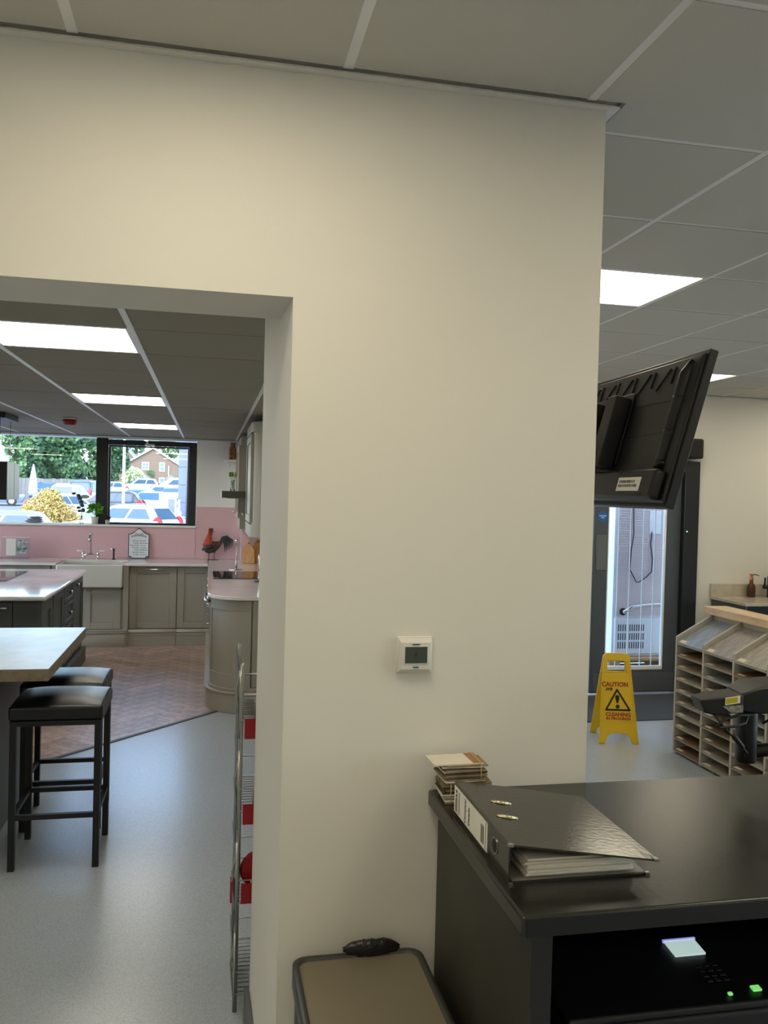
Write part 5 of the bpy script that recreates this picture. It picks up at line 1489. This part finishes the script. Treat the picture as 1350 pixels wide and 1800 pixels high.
def car(label, x, y, head, col, h=1.47, L=4.1, W=1.76, rail=False, group='cars in the car park'):
    """head: direction the car faces, radians from +X"""
    t = thing('car', label, 'car', (x, y, zg(y)), head, group=group)
    paint = M('carpaint_' + col.strip('#'), col, 0.22, var=0.02, coat=0.6)
    hl, hw_ = L / 2, W / 2
    belt = h * 0.63
    prof = [(-hl + 0.12, 0.22), (-hl, 0.45), (-hl + 0.02, belt * 0.82), (-hl + 0.10, belt), (hl * 0.46, belt), (hl * 0.80, belt * 0.88), (hl - 0.05, belt * 0.74), (hl, 0.45), (hl - 0.12, 0.22)]
    rings = []
    for yy, s in ((-hw_, 0.90), (-hw_ * 0.985, 0.97), (-hw_ * 0.9, 1.0), (hw_ * 0.9, 1.0), (hw_ * 0.985, 0.97), (hw_, 0.90)):
        cz_ = belt * 0.55
        rings.append([(px * (0.5 + s / 2), yy, cz_ + (pz - cz_) * s) for px, pz in prof])
    MB().loft(rings, smooth=False).build('body', paint, t, local=True, bevel=0.05, seg=2, angle=25)
    # cabin
    b = [(-hl + 0.12, -hw_ * 0.93), (hl * 0.48, -hw_ * 0.93), (hl * 0.48, hw_ * 0.93), (-hl + 0.12, hw_ * 0.93)]
    tp = [(-hl + 0.50, -hw_ * 0.70), (hl * 0.06, -hw_ * 0.70), (hl * 0.06, hw_ * 0.70), (-hl + 0.50, hw_ * 0.70)]
    rf = [(-hl + 0.75, -hw_ * 0.52), (-hl * 0.02, -hw_ * 0.52), (-hl * 0.02, hw_ * 0.52), (-hl + 0.75, hw_ * 0.52)]
    zb, zt, zr = belt - 0.02, h * 0.955, h
    MB().loft([[(p[0], p[1], zb) for p in b], [(p[0], p[1], zt) for p in tp], [(p[0], p[1], zr) for p in rf]], smooth=False).build('cabin', paint, t, local=True, bevel=0.04, seg=2, angle=15)
    def P3(i, f):
        return Vector((b[i][0], b[i][1], zb)).lerp(Vector((tp[i][0], tp[i][1], zt)), f)
    def pane(i, j, f0, f1, u0, u1, name, taper=0.0):
        a0, a1, c0, c1 = P3(i, f0), P3(i, f1), P3(j, f0), P3(j, f1)
        q = [a0.lerp(c0, u0), a0.lerp(c0, u1), a1.lerp(c1, u1 - taper * 0.6), a1.lerp(c1, u0 + taper)]
        nrm = (q[1] - q[0]).cross(q[3] - q[0]).normalized()
        if nrm.dot((q[0] + q[2]) / 2 - Vector((-0.3, 0, 0.9))) < 0:
            nrm = -nrm
        MB().loft([[tuple(p - nrm * 0.005) for p in q], [tuple(p + nrm * 0.012) for p in q]], smooth=False).build(name, CARGLASS, t, local=True)
    pane(1, 2, 0.12, 0.92, 0.06, 0.94, 'windscreen')
    pane(3, 0, 0.12, 0.90, 0.08, 0.92, 'rear_window')
    for (i, j) in ((0, 1), (3, 2)):
        pane(i, j, 0.14, 0.86, 0.10, 0.46, 'side_window', 0.05)
        pane(i, j, 0.14, 0.86, 0.49, 0.90, 'side_window', 0.0)
    for sx in (-1, 1):
        for sy in (-1, 1):
            wx, wy = sx * hl * 0.62, sy * (hw_ - 0.08)
            wh = MB().tube([(wx, wy - 0.1, 0.32), (wx, wy + 0.1, 0.32)], 0.32, 16).build('wheel', 'rubber', t, local=True)
            MB().tube([(wx, wy + sy * 0.095, 0.32), (wx, wy + sy * 0.112, 0.32)], 0.19, 12).build('hub_cap', 'steel', wh, local=True)
    for sy in (-1, 1):
        y_ = sy * hw_ * 0.86
        mb = MB().prism([(-hl - 0.015, belt * 0.62), (-hl - 0.0, belt * 1.0), (-hl + 0.16, belt * 1.18), (-hl + 0.34, belt * 1.02), (-hl + 0.16, belt * 0.66)], y_ - 0.09, y_ + 0.09, 'y')
        mb.build('tail_light', 'red_plastic', t, local=True, bevel=0.02)
        mb = MB().box(hl - 0.25, hl - 0.01, y_ - 0.14, y_ + 0.10, belt * 0.68, belt * 0.84)
        mb.build('head_light', 'white_plastic', t, local=True, bevel=0.02)
        if rail:
            MB().tube([(-hl + 0.75, sy * hw_ * 0.62, h - 0.02), (-hl + 0.85, sy * hw_ * 0.62, h + 0.035), (-0.05, sy * hw_ * 0.62, h + 0.035), (0.05, sy * hw_ * 0.62, h - 0.03)], 0.018, 6).build('roof_rail', 'steel_dark', t, local=True)
    return t
D_ = math.radians
car('white hatchback with red tail light parked just beyond the kitchen window', -3.15, 33.0, D_(180 - 27), '#dadada', 1.50, rail=True)
car('silver blue saloon with a long sloping rear window, below the hanging hood', -6.75, 27.0, D_(182), '#6d84a0', 1.42, 4.5)
car('white estate car beside the yellow bush', -6.9, 44.0, D_(60), '#c8cacc', 1.5)
car('white four by four behind the yellow bush', -8.2, 54.0, D_(80), '#c4c8cc', 1.72)
car('pale blue car with sun glaring on its windscreen, behind the yellow bush', -10.6, 66.0, D_(275), '#7d97ac', 1.55)
car('dark blue four by four next to the black window frame', -7.85, 60.0, D_(75), '#232e44', 1.86, 4.5, 1.85)
car('small blue car by the fence under the tall trees', -12.6, 70.3, D_(270), '#38506f', 1.48)
car('black hatchback parked behind the white hatchback', -5.5, 47.5, D_(178), '#1d2228', 1.58)
car('white people carrier in front of the small garden tree', -7.4, 92.0, D_(195), '#c9cbcd', 1.75, 4.4)
car('light blue hatchback among the cars before the brick house', -4.62, 57.0, D_(255), '#5f98bb', 1.5)
car('pale silver hatchback next to the light blue one', -3.5, 52.5, D_(262), '#8ea5b3', 1.48)
car('cream coloured car parked before the brick house windows', -4.3, 70.0, D_(190), '#bfc1bb', 1.5)
car('dark red car by the ticket machine', -2.7, 66.0, D_(250), '#6d4450', 1.45)
car('white van under the small porch roof of the brick house', -3.6, 84.0, D_(200), '#c6c9cb', 1.95, 4.6)
car('blue van at the end of the row below the brick house', -4.2, 96.0, D_(190), '#2b6fc0', 1.9, 4.4)
car('grey saloon in the shade of the fence', -14.6, 62.0, D_(10), '#66727f', 1.45)
car('pale saloon at the far end beyond the dark four by four', -9.6, 82.0, D_(200), '#a0a9af', 1.5)
# bush and trees
def leaf_mass(mb, c, rad, n, size, rr, flat=1.0):
    for i in range(n):
        d = Vector((rr.gauss(0, 1), rr.gauss(0, 1), rr.gauss(0, 1))).normalized()
        f_ = rr.uniform(0.55, 1.0) * (1 + 0.18 * math.sin(5 * d.x + 3 * d.z) * math.cos(4 * d.y))
        p = Vector(c) + Vector((d.x * rad[0], d.y * rad[1], d.z * rad[2])) * f_
        q = Vector((rr.gauss(0, 1), rr.gauss(0, 1), rr.gauss(0, 1))).normalized()
        nn = (d * 0.8 + q).normalized()
        u_ = nn.orthogonal().normalized() * size * rr.uniform(0.6, 1.3)
        v_ = nn.cross(u_)
        mb.quad(tuple(p - u_ - v_ * 0.5), tuple(p + u_ - v_ * 0.5), tuple(p + u_ * 0.7 + v_), tuple(p - u_ * 0.7 + v_))
def tree(label, x, y, ht, blobs, mat, size, n, seed, trunk=0.25, name='tree', cat='tree', group=None):
    t = thing(name, label, cat, (x, y, zg(y)), group=group)
    rr = random.Random(seed)
    z0 = zg(y)
    MB().tube([(x, y, z0 - 0.05), (x + 0.1, y, z0 + ht * 0.3), (x, y, z0 + ht * 0.7)], [trunk, trunk * 0.75, trunk * 0.3], 8).build('trunk', 'bark', t)
    for k in range(3):
        a = 2.1 * k + seed
        MB().tube([(x, y, z0 + ht * 0.35), (x + ht * 0.16 * math.cos(a), y + ht * 0.16 * math.sin(a), z0 + ht * (0.55 + 0.08 * k))], [trunk * 0.5, trunk * 0.15], 6).build('branch', 'bark', t)
    mb = MB()
    for (dx, dy, dz, rx, ry, rz) in blobs:
        leaf_mass(mb, (x + dx, y + dy, z0 + dz), (rx, ry, rz), n, size, rr)
    mb.build('crown', mat, t, fix=False)
    return t
M('bark', '#5b4a3a', 0.9)
M('leaf_tree', '#2c4a33', 0.7, scale=1.2, col2='#5f8452', rnd=0.1)
M('leaf_pale', '#9db37f', 0.7, scale=2, col2='#c7cf9f')
M('leaf_yellow', '#a8914a', 0.7, scale=5, col2='#c2a863')
GT = 'tall trees beyond the car park'
tree('broad dark green tree filling the middle of the window', -13.4, 80, 8.5, [(0, 0, 4.6, 2.6, 2.2, 2.6), (-1.2, 0, 3.0, 1.8, 1.8, 1.6), (1.3, 0.2, 6.0, 2.0, 1.8, 1.8), (1.0, -0.3, 2.6, 1.6, 1.5, 1.4)], 'leaf_tree', 0.16, 2600, 1, group=GT)
tree('leafy green tree beside the black window frame', -9.9, 88, 8.5, [(0, 0, 4.8, 2.0, 2.0, 2.6), (-0.6, 0, 2.6, 1.7, 1.6, 1.5), (0.9, 0, 6.4, 1.8, 1.6, 1.6)], 'leaf_tree', 0.16, 2600, 2, group=GT)
tree('tall thin trunked tree by the pale building', -16.0, 76, 9.0, [(0, 0, 6.2, 1.4, 1.4, 2.6), (0.4, 0, 2.2, 1.5, 1.4, 1.3), (1.0, 0, 4.2, 1.1, 1.2, 1.6)], 'leaf_tree', 0.15, 1900, 3, 0.3, group=GT)
tree('green tree behind the left edge of the brick house', -13.4, 118, 8.0, [(0, 0, 5.2, 2.6, 2.2, 2.4), (1.2, 0, 3.4, 1.8, 1.6, 1.6)], 'leaf_tree', 0.18, 1800, 6, group=GT)
tree('small pale garden tree in front of the brick house', -8.45, 100, 3.2, [(0, 0, 2.0, 1.15, 1.0, 0.9), (-0.7, 0, 1.5, 0.8, 0.8, 0.6), (0.6, 0, 1.6, 0.8, 0.8, 0.7)], 'leaf_pale', 0.10, 900, 4, 0.08)
for k, (x_, y_, h_) in enumerate(((-31, 172, 13), (-18, 176, 15), (-6, 178, 15.5), (6, 174, 14), (18, 176, 14))):
    tree(['hillside tree behind the pale building', 'hillside tree above the left roof slope', 'hillside tree behind the brick gable', 'hillside tree behind the white gabled roofs', 'hillside tree hidden past the grey building'][k], x_, y_, h_, [(0, 0, h_ * 0.5, 5.5, 4, h_ * 0.45)], 'leaf_tree', 0.45, 1200, 20 + k, 0.3, group='trees on the hillside')
t = thing('yellow_bush', 'rounded golden yellow bush at the edge of the car park', 'bush', (-6.6, 37, zg(37)))
mb = MB()
rr = random.Random(8)
for (dx, dz, r) in ((0, 1.1, 0.78), (-0.5, 0.7, 0.65), (0.55, 0.75, 0.7), (0.15, 1.45, 0.45), (0.95, 0.45, 0.5), (-0.9, 0.4, 0.45)):
    leaf_mass(mb, (-6.6 + dx * 1.08, 37, zg(37) + dz * 1.06), (r, r * 0.8, r * 0.9), 2600, 0.032, rr)
mb.build('foliage', 'leaf_yellow', t, fix=False)
MB().tube([(-6.6, 37, zg(37) - 0.05), (-6.6, 37, zg(37) + 0.9)], 0.06, 8).build('stem', 'bark', t)
# brick house
M('brick', '#7d6a58', 0.85, scale=30, col2='#6f5d4d')
M('slate', '#77767a', 0.7, scale=6, stretch=(1, 1, 6), col2='#85848a')
M('white_frame', '#d0d0ce', 0.5)
M('pane_blue', '#6d8596', 0.1, var=0.3, scale=0.8)
def gable_house(label, x0, x1, y, zb, ze, za, depth, wallmat, roofmat, wins, cat='house'):
    t = thing('brick_house' if wallmat == 'brick' else 'gabled_house', label, cat, ((x0 + x1) / 2, y, zb))
    xm = (x0 + x1) / 2
    MB().prism([(x0, zb), (x1, zb), (x1, ze), (xm, za), (x0, ze)], y, y + depth, 'y').build('wall', wallmat, t)
    ov = 0.25
    for sx, xe in ((-1, x0), (1, x1)):
        sl = (za - ze) / (xm - x0)
        xo = xe + sx * ov
        zo = ze - ov * sl
        mb = MB().prism([(xm, za + 0.02), (xo, zo + 0.02), (xo, zo + 0.16), (xm, za + 0.16)], y - ov, y + depth + ov, 'y')
        mb.build('roof_slope', roofmat, t)
        mb = MB().prism([(xm, za - 0.16), (xo, zo - 0.16), (xo, zo + 0.02), (xm, za + 0.02)], y - ov - 0.02, y - ov + 0.06, 'y')
        mb.build('bargeboard', 'white_frame', t)
    for (wx, wz, ww, wh, nx) in wins:
        f = MB().box(wx - 0.1, wx + ww + 0.1, y - 0.06, y + 0.02, wz - 0.1, wz + wh + 0.1).build('window', 'white_frame', t)
        for i in range(nx):
            for j in range(2):
                MB().box(wx + ww / nx * i + 0.04, wx + ww / nx * (i + 1) - 0.04, y - 0.075, y - 0.058, wz + wh / 2 * j + 0.04, wz + wh / 2 * (j + 1) - 0.04).build('pane', 'pane_blue', f)
    return t
hs = gable_house('brown brick gabled house facing the car park', -12.0, -4.72, 130, 1.9, 5.72, 7.97, 9, 'brick', 'slate',
                 [(-9.85, 4.72, 0.85, 0.95, 2), (-7.32, 4.55, 0.60, 1.15, 1), (-7.32, 2.35, 0.60, 1.1, 1), (-9.75, 2.3, 0.8, 1.1, 2)])
M('ivy', '#4b6b3f', 0.8, scale=3, col2='#37522f')
mb = MB()
rr = random.Random(2)
for i in range(500):
    x_, z_ = rr.uniform(-9.2, -8.2), rr.uniform(2.3, 4.5)
    if z_ < 4.0 and x_ < -8.6: continue
    mb.quad((x_ - 0.08, 129.93 - rr.uniform(0, 0.12), z_), (x_ + 0.08, 129.93 - rr.uniform(0, 0.12), z_ - 0.05), (x_ + 0.06, 129.9, z_ + 0.1), (x_ - 0.06, 129.93, z_ + 0.12))
mb.build('ivy', 'ivy', hs, fix=False)['kind'] = 'stuff'
for px_, w_, z_ in ((-9.35, 0.75, 3.3), (-5.7, 0.75, 3.35)):
    po = MB().box(px_ - w_, px_ + w_, 128.8, 129.99, 1.9, z_).build('porch', 'white_frame', hs)
    MB().prism([(px_ - w_ - 0.15, z_), (px_ + w_ + 0.15, z_), (px_, z_ + 0.65)], 128.6, 129.99, 'y').build('porch_roof', 'slate', po)
    MB().box(px_ - 0.35, px_ - 0.03, 128.77, 128.81, 2.1, 3.1).build('pane', 'pane_blue', po)
    MB().box(px_ + 0.03, px_ + 0.35, 128.77, 128.81, 2.1, 3.1).build('pane', 'pane_blue', po)
MB().tube([(-6.05, 129.9, 2.0), (-6.05, 129.9, 5.3)], 0.07, 6).build('drain_pipe', 'white_frame', hs)
M('render_white', '#b4b6b6', 0.8)
gable_house('white rendered gabled house stepping up behind the brick house', -5.6, -1.2, 142, 2.3, 6.8, 8.9, 8, 'render_white', 'slate', [(-4.2, 5.2, 0.9, 1.0, 2)])
gable_house('brown roofed house behind the garden trees', -16.2, -11.2, 140, 2.2, 6.2, 8.8, 8, 'brick', 'slate', [(-14.8, 4.6, 0.8, 1.0, 2)])
lb_ = thing('pale_building', 'pale flat-roofed building with grid windows beyond the hanging hood', 'building', (-22, 92, zg(92)))
MB().box(-26, -19.6, 92, 99, zg(92), 6.6).build('wall', 'render_white', lb_)
for i in range(5):
    for j in range(2):
        f = MB().box(-25.5 + 1.2 * i, -24.6 + 1.2 * i, 91.93, 92.01, 2.6 + 1.9 * j, 4.0 + 1.9 * j).build('window', 'white_frame', lb_)
        for a in range(2):
            for b in range(2):
                MB().box(-25.44 + 1.2 * i + 0.4 * a, -25.08 + 1.2 * i + 0.4 * a, 91.91, 91.935, 2.68 + 1.9 * j + 0.65 * b, 3.27 + 1.9 * j + 0.65 * b).build('pane', 'pane_blue', f)
# fence
fe = thing('wooden_fence', 'grey weathered board fence under the tall trees', 'fence', (-14, 73, zg(73)))
M('fence_wood', '#6f6d6a', 0.85, rnd=0.15)
x_ = -19.0
while x_ < -8.6:
    MB().box(x_, x_ + 0.27, 73, 73.05, zg(73), zg(73) + 1.75 + random.uniform(-0.04, 0.04)).build('board', 'fence_wood', fe)
    x_ += 0.29
# parasol
pa = thing('folded_parasol', 'closed white parasol standing by the fence', 'parasol', (-10.6, 55, zg(55)))
MB().tube([(-10.6, 55, zg(55)), (-10.6, 55, zg(55) + 2.9)], 0.03, 8).build('pole', 'white_frame', pa)
MB().lathe([(0.20, 0.0), (0.26, 0.3), (0.18, 1.1), (0.05, 1.75), (0.01, 1.85)], (-10.6, 55, zg(55) + 1.05), 10).build('canopy', 'white_frame', pa)
MB().lathe([(0.35, 0.0), (0.35, 0.08), (0.08, 0.12)], (-10.6, 55, zg(55)), 12).build('base', 'joint', pa)
# lamp post
lp = thing('lamp_post', 'slim white lamp post among the parked cars', 'lamp post', (-4.32, 45, zg(45)))
MB().tube([(-4.32, 45, zg(45)), (-4.32, 45, zg(45) + 1.0), (-4.32, 45, 5.6)], [0.09, 0.075, 0.06], 10).build('post', 'white_frame', lp)
MB().box(-4.42, -3.8, 44.93, 45.07, 5.55, 5.66).build('lantern', 'joint', lp)
# ticket machine, rails, bollard, grey clad wall
tm = thing('ticket_machine', 'white parking ticket machine with a canopy beside the grey building', 'ticket machine', (-1.45, 33.5, zg(33.5)))
MB().box(-1.62, -1.24, 33.5, 33.9, zg(33.5), 1.45).build('cabinet', 'render_white', tm)
MB().box(-1.66, -1.20, 33.40, 34.0, 1.45, 1.62).build('canopy', 'white_frame', tm)
MB().box(-1.55, -1.32, 33.48, 33.5, 0.7, 1.35).build('front_panel', 'hood_grey', tm)
MB().tube([(-1.15, 33.4, zg(33)), (-1.15, 33.4, 1.35)], 0.05, 8).build('side_post', 'white_frame', tm)
ra = thing('guard_rail', 'white tubular guard rail by the ticket machine', 'rail', (-1.8, 34, zg(34)))
for z_ in (0.45, 0.85):
    MB().tube([(-2.2, 34.3, z_), (-1.1, 34.1, z_)], 0.03, 8).build('rail_bar', 'white_frame', ra)
for x_ in (-2.2, -1.65, -1.1):
    MB().tube([(x_, 34.3 - 0.18 * (x_ + 2.2), zg(34)), (x_, 34.3 - 0.18 * (x_ + 2.2), 0.88)], 0.03, 8).build('post', 'white_frame', ra)
bo = thing('steel_bollard', 'short steel bollard in front of the grey clad building', 'bollard', (-0.98, 33.6, zg(33.6)))
MB().lathe([(0.09, 0), (0.09, 0.95), (0.07, 1.0)], (-0.98, 33.6, zg(33.6)), 12).build('post', 'steel', bo)
MB().lathe([(0.075, 0), (0.085, 0.02), (0.03, 0.05)], (-0.98, 33.6, zg(33.6) + 1.0), 12).build('cap', 'white_frame', bo)
gb = thing('clad_building', 'blue-grey panel clad building at the edge of the car park', 'building', (1.2, 38, zg(38)))
M('cladding', '#626c80', 0.5, rnd=0.05)
MB().box(-1.24, 3.5, 36.03, 42, zg(36), 5.5).build('wall', 'joint', gb)
for k in range(8):
    z_ = zg(36) + 0.02 + 0.74 * k
    for x0_, x1_ in ((-1.28, -0.95), (-0.93, 0.2), (0.22, 1.8), (1.82, 3.5)):
        MB().box(x0_, x1_, 36.0, 36.03, z_, z_ + 0.72).build('cladding_panel', 'cladding', gb)
MB().tube([(-0.93, 35.95, zg(36)), (-0.93, 35.95, 5.4)], 0.035, 8).build('drain_pipe', 'hood_grey', gb)
